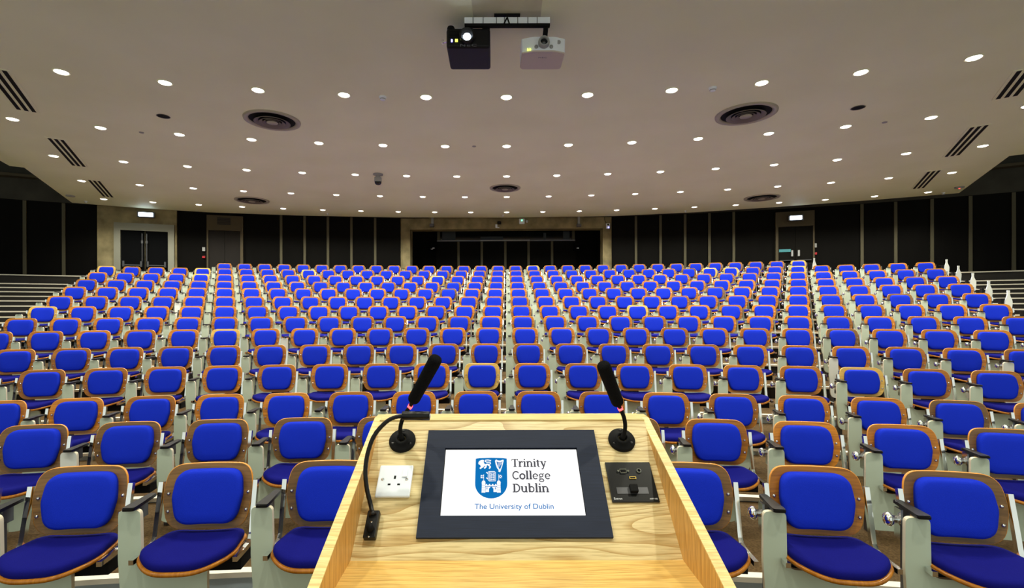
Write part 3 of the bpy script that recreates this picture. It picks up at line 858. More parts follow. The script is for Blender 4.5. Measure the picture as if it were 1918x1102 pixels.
    mb = MB().m(M['led_yellow']); mb.box(-w2*0.74, -w2*0.7, 0.0, 0.02, 0.005, 0.02); mb.box(-w2*0.63, -w2*0.6, 0.0, 0.02, 0.005, 0.02); mb.build('status_lamps', r)
    lettering('lettering', 'NEC', 0.04, M['text_dim'], r, (0.0, 0.16, -0.0135), (radians(180), 0, 0), (1.3, 1, 1), 'CENTER', 0.0, 1.1, 0.0005)
projectors()

# ------------------------------------------------------------------ lecture seat
PALE = {(7, -14.5), (5, -7.5), (3, -.5), (3, 6.5), (7, 4.5), (12, -19.5), (12, -15.5), (11, -14.5), (13, 15.5), (12, 14.5), (12, 10.5), (12, 11.5), (13, 1.5), (11, -3.5), (12, -10.5)}
DARK = {(10, -2.5), (9, -2.5), (12, 3.5), (12, 9.5), (12, 6.5), (9, 8.5), (8, 13.5), (0, -3.5), (0, 3.5), (0, -1.5), (1, -4.5), (0, 1.5), (1, -5.5), (5, 8.5), (2, 6.5)}
HONEY = {(0, 2.5), (1, 2.5), (1, 3.5), (1, 4.5)}
WPOST = {(8, -11.5), (5, -5.5), (10, -.5), (6, 6.5), (1, -4.5), (4, 7.5), (10, 7.5), (4, 10.5), (3, 9.5)}
TILT = 0.20
def back_fn(off):
    # shell plane: u across, v up from its lower edge; sides wrap forward a little
    def fn(u, v, h=0.0):
        y = -0.072+v*TILT-0.035*(u/0.23)**2-h-off
        z = 0.452+v*0.98-0.004*h
        return (u, y, z)
    return fn
BACK = rpoly([(-0.20, 0.012), (0.20, 0.012), (0.235, 0.20), (0.215, 0.353), (-0.215, 0.353), (-0.235, 0.20)], [0.17, 0.17, 0.2, 0.165, 0.165, 0.2], 7)
def subdiv(out, n=2):
    q = []
    for i, p in enumerate(out):
        p2 = out[(i+1) % len(out)]
        d = hypot(p2[0]-p[0], p2[1]-p[1]); k = max(1, int(d/0.03))
        for j in range(k): q.append((p[0]+(p2[0]-p[0])*j/k, p[1]+(p2[1]-p[1])*j/k))
    return q
BACK = subdiv(BACK)
PADO = subdiv(rpoly([(-0.152, 0.046), (0.152, 0.046), (0.181, 0.19), (0.166, 0.324), (-0.166, 0.324), (-0.181, 0.19)], [0.14, 0.14, 0.16, 0.11, 0.11, 0.16], 7))
SEATO = subdiv(rpoly([(-0.195, -0.04), (-0.23, -0.285), (-0.12, -0.385), (0.12, -0.385), (0.23, -0.285), (0.195, -0.04)], [0.08, 0.12, 0.2, 0.2, 0.12, 0.08], 6))
PANO = [(x*1.035, -0.21+(y+0.21)*1.045) for x, y in SEATO]
def seat_top(x, y): return 0.412+0.018*(x/0.23)**2-0.015*max(0, (-y-0.24)/0.15)**2
def seat_meshes():
    me = {}
    for nm, mt in (('amber', M['ply']), ('brown', M['ply_brown']), ('pale', M['ply_pale'])):
        mb = MB().m(mt, True)
        f = back_fn(0)
        n = len(BACK)
        mb.m(M['ply_edge'] if nm != 'pale' else mt, True)
        mb.pillow(BACK, [(1.0, -0.012), (1.004, -0.006), (1.0, -0.001), (0.99, 0.0)], lambda u, v, h: f(u, v, h), False)
        mb.m(mt, True)
        mb.pillow(BACK, [(0.99, 0.0), (0.93, 0.0), (0.86, 0.0), (0.8, 0.0), (0.7, 0.0), (0.6, 0.0), (0.4, 0.0), (0.2, 0.0)], lambda u, v, h: f(u, v, h))
        mb.pillow(BACK, [(1.0, -0.012), (0.85, -0.012), (0.65, -0.012), (0.4, -0.012), (0.2, -0.012)], lambda u, v, h: f(u, v, h))
        me['bare_shell_'+nm] = mb.mesh('back_shell_'+nm)
        mb.m(M['chrome'], True)
        for sx in (-1, 1):
            for v in (0.115, 0.205):
                u = sx*(0.208 if v > 0.15 else 0.203)
                c = Vector(f(u, v, 0.0))
                mb.T = Matrix.Translation(c) @ Matrix.Rotation(radians(90), 4, 'X')
                mb.lathe([(0.009, -0.001), (0.009, 0.003), (0.005, 0.006), (0.0005, 0.007)], 8, False)
                mb.T = None
        me['back_shell_'+nm] = mb.mesh('back_shell_'+nm)
    mb = MB().m(M['chrome'], True); mb.lathe([(0.009, -0.001), (0.009, 0.003), (0.005, 0.006), (0.0005, 0.007)], 8, False); me['bolt'] = mb.mesh('bolt')
    mb = MB().m(M['blue'], True)
    f = back_fn(0.0)
    mb.pillow(PADO, [(1.0, 0.0), (1.012, 0.012), (1.0, 0.026), (0.96, 0.037), (0.88, 0.043), (0.6, 0.046), (0.3, 0.046)], f)
    me['back_cushion'] = mb.mesh('back_cushion')
    mb = MB().m(M['ply_seat'], True)
    g = lambda x, y, h: (x, y, seat_top(x, y)+h)
    mb.pillow(PANO, [(0.5, -0.016), (0.96, -0.02), (1.0, -0.018), (1.015, -0.010), (1.0, -0.001), (0.985, 0.0), (0.5, 0.0)], g)
    me['seat_shell'] = mb.mesh('seat_shell')
    mb = MB().m(M['navy'], True)
    mb.pillow(SEATO, [(0.985, 0.0), (1.0, 0.012), (0.985, 0.026), (0.94, 0.035), (0.84, 0.039), (0.55, 0.036), (0.25, 0.034)], g)
    me['seat_cushion'] = mb.mesh('seat_cushion')
    for sx, nm in ((-1, 'left'), (1, 'right')):
        mb = MB().m(M['chrome'], False)
        x = sx*0.246
        path = [(x, -0.05, 0.715), (x, -0.071, 0.62), (x, -0.091, 0.525), (x, -0.10, 0.478), (x, -0.108, 0.445), (x, -0.126, 0.42), (x, -0.16, 0.41), (x, -0.22, 0.408), (x, -0.30, 0.408)]
        mb.bar(path, (1, 0, 0), 0.023, 0.024)
        me['side_rail_'+nm] = mb.mesh('side_rail_'+nm)
    out = rpoly([(-0.322, 0.10), (0.088, 0.10), (0.088, 0.362), (-0.228, 0.362), (-0.233, 0.645), (-0.338, 0.645), (-0.34, 0.40)],
                [0.07, 0.07, 0.03, 0.05, 0.028, 0.028, 0.2], 5)
    for nm, mt in (('sage', M['panel']), ('white', M['panel_white'])):
        mb = MB().m(mt)
        mb.prism(out[::-1], lambda x, z: (x, -0.25, z), lambda x, z: (x, -0.228, z), M['panel_edge'])
        # prism writes face 0 at the front
        me['front_panel_'+nm] = mb.mesh('front_panel_'+nm)
    mb = MB().m(M['black'])
    o2 = rpoly([(-0.304, -0.282), (-0.244, -0.282), (-0.256, -0.075), (-0.292, -0.075)], [0.012, 0.012, 0.015, 0.015], 3)
    mb.prism(o2, lambda x, y: (x, y, 0.652), lambda x, y: (x, y, 0.664))
    mb.prism([(x*0.99-0.003, -0.18+(y+0.18)*0.95) for x, y in o2], lambda x, y: (x, y, 0.664), lambda x, y: (x, y, 0.668))
    me['armrest'] = mb.mesh('armrest')
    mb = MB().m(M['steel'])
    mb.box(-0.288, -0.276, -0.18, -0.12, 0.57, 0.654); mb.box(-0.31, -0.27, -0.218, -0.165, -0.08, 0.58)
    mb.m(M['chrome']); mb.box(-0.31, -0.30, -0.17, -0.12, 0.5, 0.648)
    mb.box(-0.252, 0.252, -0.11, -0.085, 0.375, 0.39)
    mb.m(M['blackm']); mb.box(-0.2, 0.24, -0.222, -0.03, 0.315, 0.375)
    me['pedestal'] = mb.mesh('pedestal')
    mb = MB().m(M['chrome'], True)
    mb.T = Matrix.Translation((-0.316, -0.13, 0.585)) @ Matrix.Rotation(radians(-90), 4, 'Y')
    mb.lathe([(0.018, -0.03), (0.018, 0.015), (0.033, 0.018), (0.034, 0.028), (0.026, 0.04), (0.012, 0.047), (0.0005, 0.048)], 16, False)
    me['pivot_knob'] = mb.mesh('pivot_knob')
    return me
SM = seat_meshes()
def seat_parts(tint, white):
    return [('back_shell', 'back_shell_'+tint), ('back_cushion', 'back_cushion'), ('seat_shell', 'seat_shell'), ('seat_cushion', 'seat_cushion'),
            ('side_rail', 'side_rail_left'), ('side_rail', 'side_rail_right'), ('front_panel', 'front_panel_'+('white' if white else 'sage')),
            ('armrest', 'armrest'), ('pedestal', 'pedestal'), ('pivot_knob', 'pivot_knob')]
def tint_of(r, k):
    if (r, k) in PALE: return 'pale'
    if (r, k) in HONEY: return 'amber'
    return 'brown' if (r, k) in DARK or r < 2 else 'amber'
ROWN = ['front row', 'second row']+[ORD[i]+' row' for i in range(3, 15)]
def seats():
    items = []
    for r in range(14):
        half = NMID[r]/2+(5 if r < 13 else 0)
        k = -half+0.5
        while k < half:
            x, y, a = row_pt(r, k*U)
            p = Vector((x, y, BASE[r]))
            u, v, z = project(p+Vector((0, 0, 0.65)))
            if z > 0.3 and -130 < u < 2050:
                items.append((z, r, k, p, a, u, v))
            k += 1
    items.sort(key=lambda t: (t[1] >= 12, t[0]))
    hidden = [t for t in items if t[1] < 2 and abs(t[2]) < 1.0]
    shown = [t for t in items if t not in hidden]
    ind, rest = hidden+shown[:304], shown[304:]
    for z, r, k, p, a, u, v in ind:
        tint = tint_of(r, k)
        root = empty('lecture_seat', loc=p, rz=-a)
        rim = {'pale': 'pale yellow rim', 'brown': 'brown rim', 'amber': 'wood rim'}[tint]
        tag(root, f'blue seat with {rim}, {ORD[int(abs(k)+.5)]} {"left" if k < 0 else "right"} of centre in the {ROWN[r]}',
            'seat', 'blue tiered lecture seats')
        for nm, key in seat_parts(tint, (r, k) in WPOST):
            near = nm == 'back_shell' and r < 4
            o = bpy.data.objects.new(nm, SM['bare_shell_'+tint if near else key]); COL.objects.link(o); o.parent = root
            if near:
                f = back_fn(0)
                for sx in (-1, 1):
                    for v in (0.115, 0.205):
                        b = bpy.data.objects.new('bolt', SM['bolt']); COL.objects.link(b); b.parent = o
                        b.location = f(sx*(0.208 if v > 0.15 else 0.203), v, 0.0); b.rotation_euler = (radians(90), 0, 0)
    # the far rows: one mass of seats
    mats = []; V = []; Fc = []; FM = []; FS = []
    for z, r, k, p, a, u, v in rest:
        tint = tint_of(r, k)
        T = Matrix.Translation(p) @ Matrix.Rotation(-a, 4, 'Z')
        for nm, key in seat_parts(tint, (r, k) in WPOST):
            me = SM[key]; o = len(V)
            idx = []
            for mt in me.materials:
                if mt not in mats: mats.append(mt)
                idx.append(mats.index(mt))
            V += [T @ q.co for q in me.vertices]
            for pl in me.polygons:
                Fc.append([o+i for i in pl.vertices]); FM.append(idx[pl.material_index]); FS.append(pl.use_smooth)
    me = bpy.data.meshes.new('rear_seats'); me.from_pydata([tuple(q) for q in V], [], Fc)
    for mt in mats: me.materials.append(mt)
    me.polygons.foreach_set('material_index', FM); me.polygons.foreach_set('use_smooth', FS); me.update()
    o = bpy.data.objects.new('rear_seats', me); COL.objects.link(o)
    tag(o, 'mass of small blue seats in the farthest rows before the back wall', 'seats', kind='stuff')
seats()

# end panels with a narrow neck at the right end of the rear rows
def end_panels():
    out = [(-0.05, 0.08), (0.05, 0.08), (0.066, 0.34), (0.098, 0.56), (0.1, 0.61), (0.084, 0.66), (0.045, 0.72), (0.032, 0.76), (0.030, 0.80), (0.036, 0.815), (0.034, 0.842), (-0.028, 0.845), (-0.034, 0.82), (-0.028, 0.80), (-0.03, 0.75), (-0.05, 0.70), (-0.082, 0.63), (-0.09, 0.58), (-0.07, 0.34)]
    mesh_b = MB().m(M['panel_white']); mesh_b.prism(out[::-1], lambda x, z: (x, -0.25, z), lambda x, z: (x, -0.215, z), M['white'])
    a_ = MB().m(M['black']); a_.rbox(-0.13, -0.06, -0.27, -0.07, 0.664, 0.68, 0.005); a_.box(-0.10, -0.06, -0.2, -0.1, 0.45, 0.667); ma = a_.mesh('armrest')
    mesh_b.v = [Vector((p.x*0.6, p.y, p.z)) for p in mesh_b.v]; mb_ = mesh_b.mesh('end_board')
    p_ = MB().m(M['steel']); p_.box(-0.06, 0.0, -0.22, -0.15, -0.03, 0.6); mp_ = p_.mesh('pedestal')
    for r in list(range(7, 14)):
        k = NMID[r]/2+(5 if r < 13 else 0)-0.5
        x, y, a = row_pt(r, k*U+0.42)
        o = empty('end_panel', loc=(x, y, BASE[r]), rz=-a)
        tag(o, f'white bottle-shaped end panel closing the right end of the {ROWN[r]} from the lectern', 'end panel', 'white row end panels')
        for nm, me in (('board', mb_), ('armrest', ma), ('pedestal', mp_)):
            c = bpy.data.objects.new(nm, me); COL.objects.link(c); c.parent = o
end_panels()

# ------------------------------------------------------------------ lectern
LX = 0.049
LM = Matrix.Translation(RIGHT*LX) @ Matrix.Rotation(-YAW, 4, 'Z')     # local: x right, y away from the speaker, z up
LM = Matrix.Translation(Vector((RIGHT.x*LX, RIGHT.y*LX, 0))) @ Matrix.Rotation(-YAW, 4, 'Z')
HW = 0.375                    # half inner width
Y0, Z0, Y1, Z1 = 1.083, EYE-0.570, 1.366, EYE-0.3195
SL = atan2(Z1-Z0, Y1-Y0); SLEN = hypot(Y1-Y0, Z1-Z0)
DM = LM @ Matrix.Translation((0, Y0, Z0)) @ Matrix.Rotation(SL, 4, 'X')   # desk plane: x right, y up the slope, z out
def desk_pt(px, py):
    """point of the sloping desk seen at a pixel, in desk coordinates"""
    n = DM.to_3x3() @ Vector((0, 0, 1)); p0 = DM.translation
    d = ray(px, py); t = (p0-ORG).dot(n)/d.dot(n)
    q = DM.inverted() @ (ORG+d*t)
    return q.x, q.y
def lectern():
    r = empty('lectern', LM @ Matrix.Translation((0, 1.2, TREAD[0])))
    tag(r, 'light oak lectern with raised sides and a sloping control desk', 'lectern')
    B = Matrix.Translation((0, -1.2, -TREAD[0]))
    g = TREAD[0]
    T = 0.022
    def put(mb, nm):
        o = mb.build(nm, r); o.matrix_local = B; return o
    # side panels: top edge rises away from the speaker
    yn, zn = 0.80, EYE-0.557
    yf, zf = 1.44, EYE-0.322
    prof = [(yn, g), (yf, g), (yf, zf), (1.395, zf), (yn, zn)]
    for s in (-1, 1):
        mb = MB().m(M['oak_side'])
        xa, xb = (s*HW, s*(HW+T)) if s > 0 else (s*(HW+T), s*HW)
        mb.prism(prof, lambda y, z: (xb, y, z), lambda y, z: (xa, y, z), M['oak_side'])
        put(mb, 'side_panel')
        mb = MB().m(M['oak_edge'])
        e = 0.002
        mb.prism([(yn, zn), (1.395, zf), (yf, zf), (yf, zf+0.003), (1.394, zf+0.003), (yn, zn+0.003)], lambda y, z: (xb, y, z), lambda y, z: (xa, y, z))
        put(mb, 'edge_lipping')
    mb = MB().m(M['oak']); mb.prism([(Y0, Z0), (Y1, Z1), (Y1, Z1-0.03), (Y0, Z0-0.03)][::-1], lambda y, z: (-HW, y, z), lambda y, z: (HW, y, z))
    o = mb.build('desk_top', r); o.matrix_local = B
    mb = MB().m(M['oak_ledge']); mb.box(-HW, HW, yn, Y0, Z0-0.022, Z0); put(mb, 'ledge')
    mb = MB().m(M['oak_edge']); mb.box(-HW, HW, Y1-0.004, yf, Z1-0.03, Z1+0.002)
    put(mb, 'top_rail')
    mb = MB().m(M['oak_side']); mb.box(-HW, HW, yf-0.022, yf-0.001, g+0.08, Z1-0.03); put(mb, 'front_panel')
    mb = MB().m(M['blackm']); mb.box(-HW, HW, yn+0.1, yf-0.04, g, g+0.08); put(mb, 'plinth')
    mb = MB().m(M['oak_side']); mb.box(-HW, HW, yn+0.06, yn+0.08, g+0.08, Z0-0.022); put(mb, 'rear_door')
lectern()

# slab-serif lettering drawn with strokes
def glyphs():
    G = {}
    TK, TN, SF = 0.27, 0.16, 0.14
    V = lambda x, y0, y1, w=TK: ('l', [(x, y0), (x, y1)], w)
    S = lambda x0, x1, y, w=SF: ('l', [(x0, y), (x1, y)], w)
    A = lambda cx, cy, rx, ry, a0, a1, w=0.19: ('l', [(cx+rx*cos(radians(a0+(a1-a0)*i/14)), cy+ry*sin(radians(a0+(a1-a0)*i/14))) for i in range(15)], w)
    D = lambda x, y, r: ('d', (x, y), r)
    G['T'] = (1.15, [S(0.02, 1.13, 1.34, 0.13), V(0.575, 0, 1.4), S(0.3, 0.85, 0.055), V(0.07, 1.08, 1.4, 0.1), V(1.08, 1.08, 1.4, 0.1)])
    G['r'] = (0.80, [V(0.25, 0, 1.0), S(0.02, 0.25, 0.945), S(0.02, 0.52, 0.055), A(0.6, 0.58, 0.28, 0.34, 175, 75), D(0.70, 0.86, 0.12)])
    G['i'] = (0.54, [V(0.27, 0, 1.0), S(0.03, 0.27, 0.945), S(0.03, 0.52, 0.055), D(0.25, 1.33, 0.14)])
    G['n'] = (1.17, [V(0.25, 0, 1.0), S(0.02, 0.25, 0.945), S(0.02, 0.5, 0.055), A(0.58, 0.6, 0.32, 0.33, 175, 0), V(0.9, 0, 0.62), S(0.68, 1.14, 0.055)])
    G['t'] = (0.68, [V(0.28, 0.2, 1.25), S(0.02, 0.62, 0.94, 0.12), A(0.45, 0.25, 0.17, 0.2, 180, 300)])
    G['y'] = (1.08, [('l', [(0.2, 0.98), (0.58, 0.05)], TK), ('l', [(0.9, 0.98), (0.5, -0.2), (0.35, -0.38)], TN), D(0.28, -0.36, 0.12), S(0.0, 0.44, 0.945), S(0.7, 1.08, 0.945)])
    G['C'] = (1.12, [A(0.62, 0.7, 0.5, 0.64, 48, 318, 0.2), V(0.98, 1.0, 1.32, 0.1)])
    G['o'] = (1.0, [A(0.5, 0.5, 0.38, 0.43, 0, 360, 0.24)])
    G['l'] = (0.54, [V(0.27, 0, 1.5), S(0.03, 0.27, 1.445), S(0.03, 0.52, 0.055)])
    G['e'] = (0.96, [A(0.48, 0.5, 0.36, 0.43, 5, 318, 0.19), S(0.15, 0.86, 0.52, 0.12)])
    G['g'] = (0.98, [A(0.43, 0.66, 0.27, 0.27, 0, 360, 0.16), A(0.46, -0.17, 0.36, 0.22, 0, 360, 0.15), A(0.4, 0.2, 0.22, 0.2, 120, 250, 0.13), S(0.62, 0.96, 0.93, 0.12), S(0.3, 0.7, 0.07, 0.14)])
    G['D'] = (1.28, [V(0.32, 0, 1.4), A(0.55, 0.7, 0.58, 0.63, 90, -90, 0.2), S(0.03, 0.6, 1.34), S(0.03, 0.6, 0.06)])
    G['u'] = (1.17, [V(0.25, 0.35, 1.0), S(0.02, 0.25, 0.945), A(0.55, 0.4, 0.3, 0.33, 180, 350), V(0.88, 0, 1.0), S(0.64, 0.88, 0.945), S(0.88, 1.12, 0.055)])
    G['b'] = (1.08, [V(0.25, 0, 1.5), S(0.02, 0.25, 1.445), A(0.58, 0.5, 0.34, 0.43, 0, 360, 0.19)])
    return G
def stroke(mb, pts, w, fn):
    w = w*1.08
    P = [Vector((p[0], p[1])) for p in pts]
    n = len(P); vs = []
    for i, p in enumerate(P):
        d = (P[min(i+1, n-1)]-P[max(i-1, 0)]).normalized()
        q = Vector((-d.y, d.x))*w/2
        vs += [fn(*(p+q)), fn(*(p-q))]
    mb.add(vs, [(2*i, 2*i+1, 2*i+3, 2*i+2) for i in range(n-1)])
def poly(mb, pts, fn):
    mb.add([fn(*p) for p in pts], [list(range(len(pts)))])

def desk_things():
    # ---- control screen set in the desk
    c = [desk_pt(*p) for p in ((780, 1010), (1147, 1010), (1113, 809), (803, 809))]
    bx0, bx1 = (c[0][0]+c[3][0])/2, (c[1][0]+c[2][0])/2
    by0, by1 = (c[0][1]+c[1][1])/2, (c[2][1]+c[3][1])/2
    s = [desk_pt(*p) for p in ((823, 969), (1098, 969), (1080, 842), (835, 842))]
    sx0, sx1 = (s[0][0]+s[3][0])/2, (s[1][0]+s[2][0])/2
    sy0, sy1 = (s[0][1]+s[1][1])/2, (s[2][1]+s[3][1])/2
    r = empty('touch_screen', DM @ Matrix.Translation(((bx0+bx1)/2, (by0+by1)/2, 0)))
    tag(r, 'lit control screen in a blue-black bezel showing a college crest, set in the lectern', 'screen')
    ox, oy = (bx0+bx1)/2, (by0+by1)/2
    def loc(o): o.matrix_local = Matrix.Translation((-ox, -oy, 0)); return o
    out = rpoly([(bx0, by0), (bx1, by0), (bx1, by1), (bx0, by1)], 0.006, 3)
    mb = MB().m(M['navy_bezel'])
    h = 0.008
    for a0, a1, b0, b1 in ((bx0, bx1, by0, sy0), (bx0, bx1, sy1, by1), (bx0, sx0, sy0, sy1), (sx1, bx1, sy0, sy1)):
        mb.box(a0, a1, b0, b1, 0, h)
    loc(mb.build('bezel', r))
    mb = MB().m(M['black']); mb.box(sx0, sx1, sy0, sy1, 0.0005, 0.003); loc(mb.build('panel_backing', r))
    mb = MB().m(M['screen']); mb.box(sx0+0.002, sx1-0.002, sy0+0.001, sy1-0.004, 0.003, 0.0045); loc(mb.build('display', r))
    # crest and lettering, laid out on the display
    cx, cy = desk_pt(961, 905)
    kx = (desk_pt(971, 905)[0]-desk_pt(951, 905)[0])/20
    ky = (desk_pt(961, 895)[1]-desk_pt(961, 915)[1])/20
    def lay(w): return lambda px, py: (cx+(px-961)*kx, cy-(py-905)*ky, w)
    Z = 0.0048
    k = 1581/165.0
    C = lambda x, y: (880+x/k, 850+y/k)          # crop units of the crest study -> frame units
    mb = MB().m(M['logo_blue'])
    sh = [(95, 90), (160, 80), (385, 74), (610, 80), (672, 90), (672, 545)]
    sh += [(672-(672-385)*(1-cos(t*pi/2))**1.0, 545+270*sin(t*pi/2)**0.95) for t in [i/10 for i in range(1, 11)]]
    sh += [(95+(385-95)*(1-cos(t*pi/2)), 545+270*sin(t*pi/2)**0.95) for t in [i/10 for i in range(9, 0, -1)]]+[(95, 545)]
    f = lay(Z)
    poly(mb, [C(*p) for p in sh][::-1], f); loc(mb.build('crest_shield', r))
    mb = MB().m(M['logo_white']); f = lay(Z+0.0002)
    def W(pts): poly(mb, [C(*p) for p in pts], f)
    def ST(pts, w): stroke(mb, [C(*p) for p in pts], w/k, f)
    # lion
    W([(150, 175), (175, 130), (215, 115), (250, 120), (245, 160), (265, 200), (300, 190), (345, 205), (375, 240), (350, 245), (310, 215), (270, 225), (235, 255), (190, 245), (180, 210), (150, 200)])
    ST([(175, 205), (150, 180), (165, 145), (200, 125)], 16); ST([(235, 240), (205, 260), (175, 280)], 26); ST([(290, 215), (285, 250), (255, 278)], 26); ST([(345, 225), (368, 250), (345, 282)], 24)
    ST([(300, 195), (340, 200), (372, 190), (365, 160), (300, 160), (270, 145), (275, 122), (320, 118), (380, 130)], 16)
    # harp
    ST([(465, 125), (475, 190), (500, 265), (545, 325)], 24); ST([(465, 120), (500, 140), (550, 145), (610, 125)], 26); ST([(608, 125), (580, 230), (545, 330)], 15); ST([(515, 325), (550, 340)], 20)
    for i in range(6): ST([(505+i*16, 150), (520+i*11, 270-i*16)], 4)
    # book with clasps
    ST([(335, 335), (440, 335), (462, 350), (462, 510), (350, 510), (328, 490), (328, 340)], 9); ST([(345, 352), (450, 352)], 8); ST([(350, 352), (350, 500)], 8)
    for i in range(4):
        ST([(365, 370+i*36), (448, 400+i*32)], 9); ST([(448, 370+i*36), (365, 400+i*32)], 9)
    ST([(325, 372), (292, 350)], 16); ST([(325, 470), (292, 452)], 16)
    # flags
    for fx, sg in ((222, 1), (548, -1)):
        W([(fx-28, 402), (fx+28, 402), (fx+28, 458), (fx-28, 458)])
        px_ = fx+26 if sg > 0 else fx-30
        ST([(px_, 388), (px_, 505)], 6)
    # castle
    for tx in (248, 520):
        W([(tx-30, 530), (tx+30, 530), (tx+30, 595), (tx-30, 595)]); W([(tx-30, 600), (tx+30, 600), (tx+34, 715), (tx-34, 715)])
        W([(tx-32, 530), (tx-24, 508), (tx, 500), (tx+24, 508), (tx+32, 530)]); W([(tx-38, 540), (tx+38, 540), (tx+28, 558), (tx-28, 558)])
    W([(280, 585), (490, 585), (490, 602), (280, 602)])
    for i in range(4): W([(284+i*56, 565), (312+i*56, 565), (312+i*56, 586), (284+i*56, 586)])
    W([(285, 612), (485, 612), (485, 640), (285, 640)]); W([(285, 640), (345, 640), (345, 705), (285, 705)]); W([(425, 640), (485, 640), (485, 705), (425, 705)])
    loc(mb.build('crest_charges', r))
    mb = MB().m(M['logo_blue']); f = lay(Z+0.0004)
    W([(302, 622), (316, 622), (316, 660), (302, 660)]); W([(450, 622), (464, 622), (464, 660), (450, 660)])
    W([(355, 640), (365, 620), (385, 612), (405, 620), (415, 640), (415, 705), (355, 705)])
    for tx in (248, 520):
        for yy in (625, 655, 685): ST([(tx-30, yy), (tx+32, yy)], 4)
    for fx, sg in ((222, 1), (548, -1)):
        if sg > 0: ST([(fx-26, 430), (fx+26, 430)], 9); ST([(fx, 404), (fx, 456)], 9)
        else: ST([(fx-26, 404), (fx+26, 456)], 9); ST([(fx-26, 456), (fx+26, 404)], 9)
    loc(mb.build('crest_details', r))
    G = glyphs()
    mb = MB().m(M['logo_grey']); f = lay(Z)
    for word, x0, x1, yb in (('Trinity', 959.2, 1026.5, 876.1), ('College', 959.6, 1032.2, 900.1), ('Dublin', 959.4, 1027.2, 924.1)):
        wd = sum(G[c_][0] for c_ in word); sx = (x1-x0)/wd; sy = 15.6/1.4
        x = x0
        for ch in word:
            gw, parts = G[ch]
            for q in parts:
                if q[0] == 'l':
                    stroke(mb, q[1], q[2], lambda a, b: f(x+a*sx, yb-b*sy))
                else:
                    poly(mb, circ(q[1][0], q[1][1], q[2], n=12), lambda a, b: f(x+a*sx, yb-b*sy))
            x += gw*sx
    loc(mb.build('college_name', r))
    q = lay(Z)(890.2, 953.3)
    o = lettering('tagline', 'The University of Dublin', 1.0, M['logo_blue'], r, (0, 0, 0), weight=0.008)
    wd = max(v.co.x for v in o.data.vertices)-min(v.co.x for v in o.data.vertices)
    sx = (1032-890.2)*kx/wd; sy = 9.6*ky/0.729
    o.matrix_local = Matrix.Translation((q[0]-ox, q[1]-oy, q[2])) @ Matrix.Diagonal((sx, sy, 1, 1))

    # ---- white power socket
    c = [desk_pt(*p) for p in ((703, 934), (768, 934), (775, 875), (713, 875))]
    x0, x1 = (c[0][0]+c[3][0])/2, (c[1][0]+c[2][0])/2; y0, y1 = (c[0][1]+c[1][1])/2, (c[2][1]+c[3][1])/2
    r = empty('power_socket', DM @ Matrix.Translation(((x0+x1)/2, (y0+y1)/2, 0))); tag(r, 'white switched power socket set in the lectern, left of the screen', 'socket')
    hw, hh = (x1-x0)/2, (y1-y0)/2
    mb = MB().m(M['white']); mb.rbox(-hw, hw, -hh, hh, 0, 0.009, 0.003); mb.build('faceplate', r)
    mb = MB().m(M['white']); mb.rbox(0.018, 0.031, 0.008, 0.031, 0.008, 0.0125, 0.0015); mb.build('rocker_switch', r)
    mb = MB().m(M['blackm'])
    mb.box(-0.0025, 0.0025, 0.004, 0.013, 0.009, 0.0094); mb.box(-0.0155, -0.0085, -0.013, -0.0085, 0.009, 0.0094); mb.box(0.0085, 0.0155, -0.013, -0.0085, 0.009, 0.0094); mb.build('pin_holes', r)
    for sx in (-1, 1):
        mb = MB().m(M['chrome'], True); mb.lathe([(0.004, 0.009), (0.003, 0.0105), (0.0004, 0.011)], 10, False); o = mb.build('screw', r); o.location = (sx*0.0305, 0.003, 0)
    # ---- black connection plate
    c = [desk_pt(*p) for p in ((1147, 943), (1236, 942), (1215, 867.5), (1132, 868.3))]
    x0, x1 = (c[0][0]+c[3][0])/2, (c[1][0]+c[2][0])/2; y0, y1 = (c[0][1]+c[1][1])/2, (c[2][1]+c[3][1])/2
    r = empty('connection_plate', DM @ Matrix.Translation(((x0+x1)/2, (y0+y1)/2, 0))); tag(r, 'black socket plate with video connectors on the lectern, right of the screen', 'socket plate')
    hw, hh = (x1-x0)/2, (y1-y0)/2
    mb = MB().m(M['black']); mb.rbox(-hw, hw, -hh, hh, 0, 0.005, 0.001); mb.build('faceplate', r)
    mb = MB().m(M['steel']); mb.box(-hw*0.72, hw*0.62, -hh*0.62, -hh*0.3, 0.005, 0.0058)
    mb.build('blank_module', r)
    vx, vy = -hw*0.28, hh*0.5
    mb = MB().m(M['chrome']); mb.prism(rpoly([(-0.009, 0.006), (-0.0075, -0.006), (0.0075, -0.006), (0.009, 0.006)][::-1], 0.002, 2)[::-1], lambda x, y: (vx+x, vy+y, 0.005), lambda x, y: (vx+x, vy+y, 0.0085))
    for sx in (-1, 1):
        mb.T = Matrix.Translation((vx+sx*0.0125, vy, 0)); mb.lathe([(0.0028, 0.005), (0.0028, 0.009), (0.0004, 0.009)], 8, False); mb.T = None
    mb.m(M['blackm']); mb.prism([(vx-0.0068, vy-0.0042), (vx+0.0068, vy-0.0042), (vx+0.0075, vy+0.004), (vx-0.0075, vy+0.004)], lambda x, y: (x, y, 0.0085), lambda x, y: (x, y, 0.0088))
    mb.build('video_connector', r)
    mb = MB().m(M['chrome']); mb.T = Matrix.Translation((hw*0.42, hh*0.52, 0)); mb.lathe([(0.006, 0.005), (0.006, 0.0085), (0.004, 0.0085), (0.004, 0.0055)], 14, False)
    mb.m(M['blackm']); mb.lathe([(0.004, 0.0062), (0.0003, 0.0062)], 12, False); mb.build('audio_jack', r)
    mb = MB().m(M['gold']); mb.box(hw*0.08-0.0085, hw*0.08+0.0085, hh*0.16-0.003, hh*0.16+0.0035, 0.005, 0.0072)
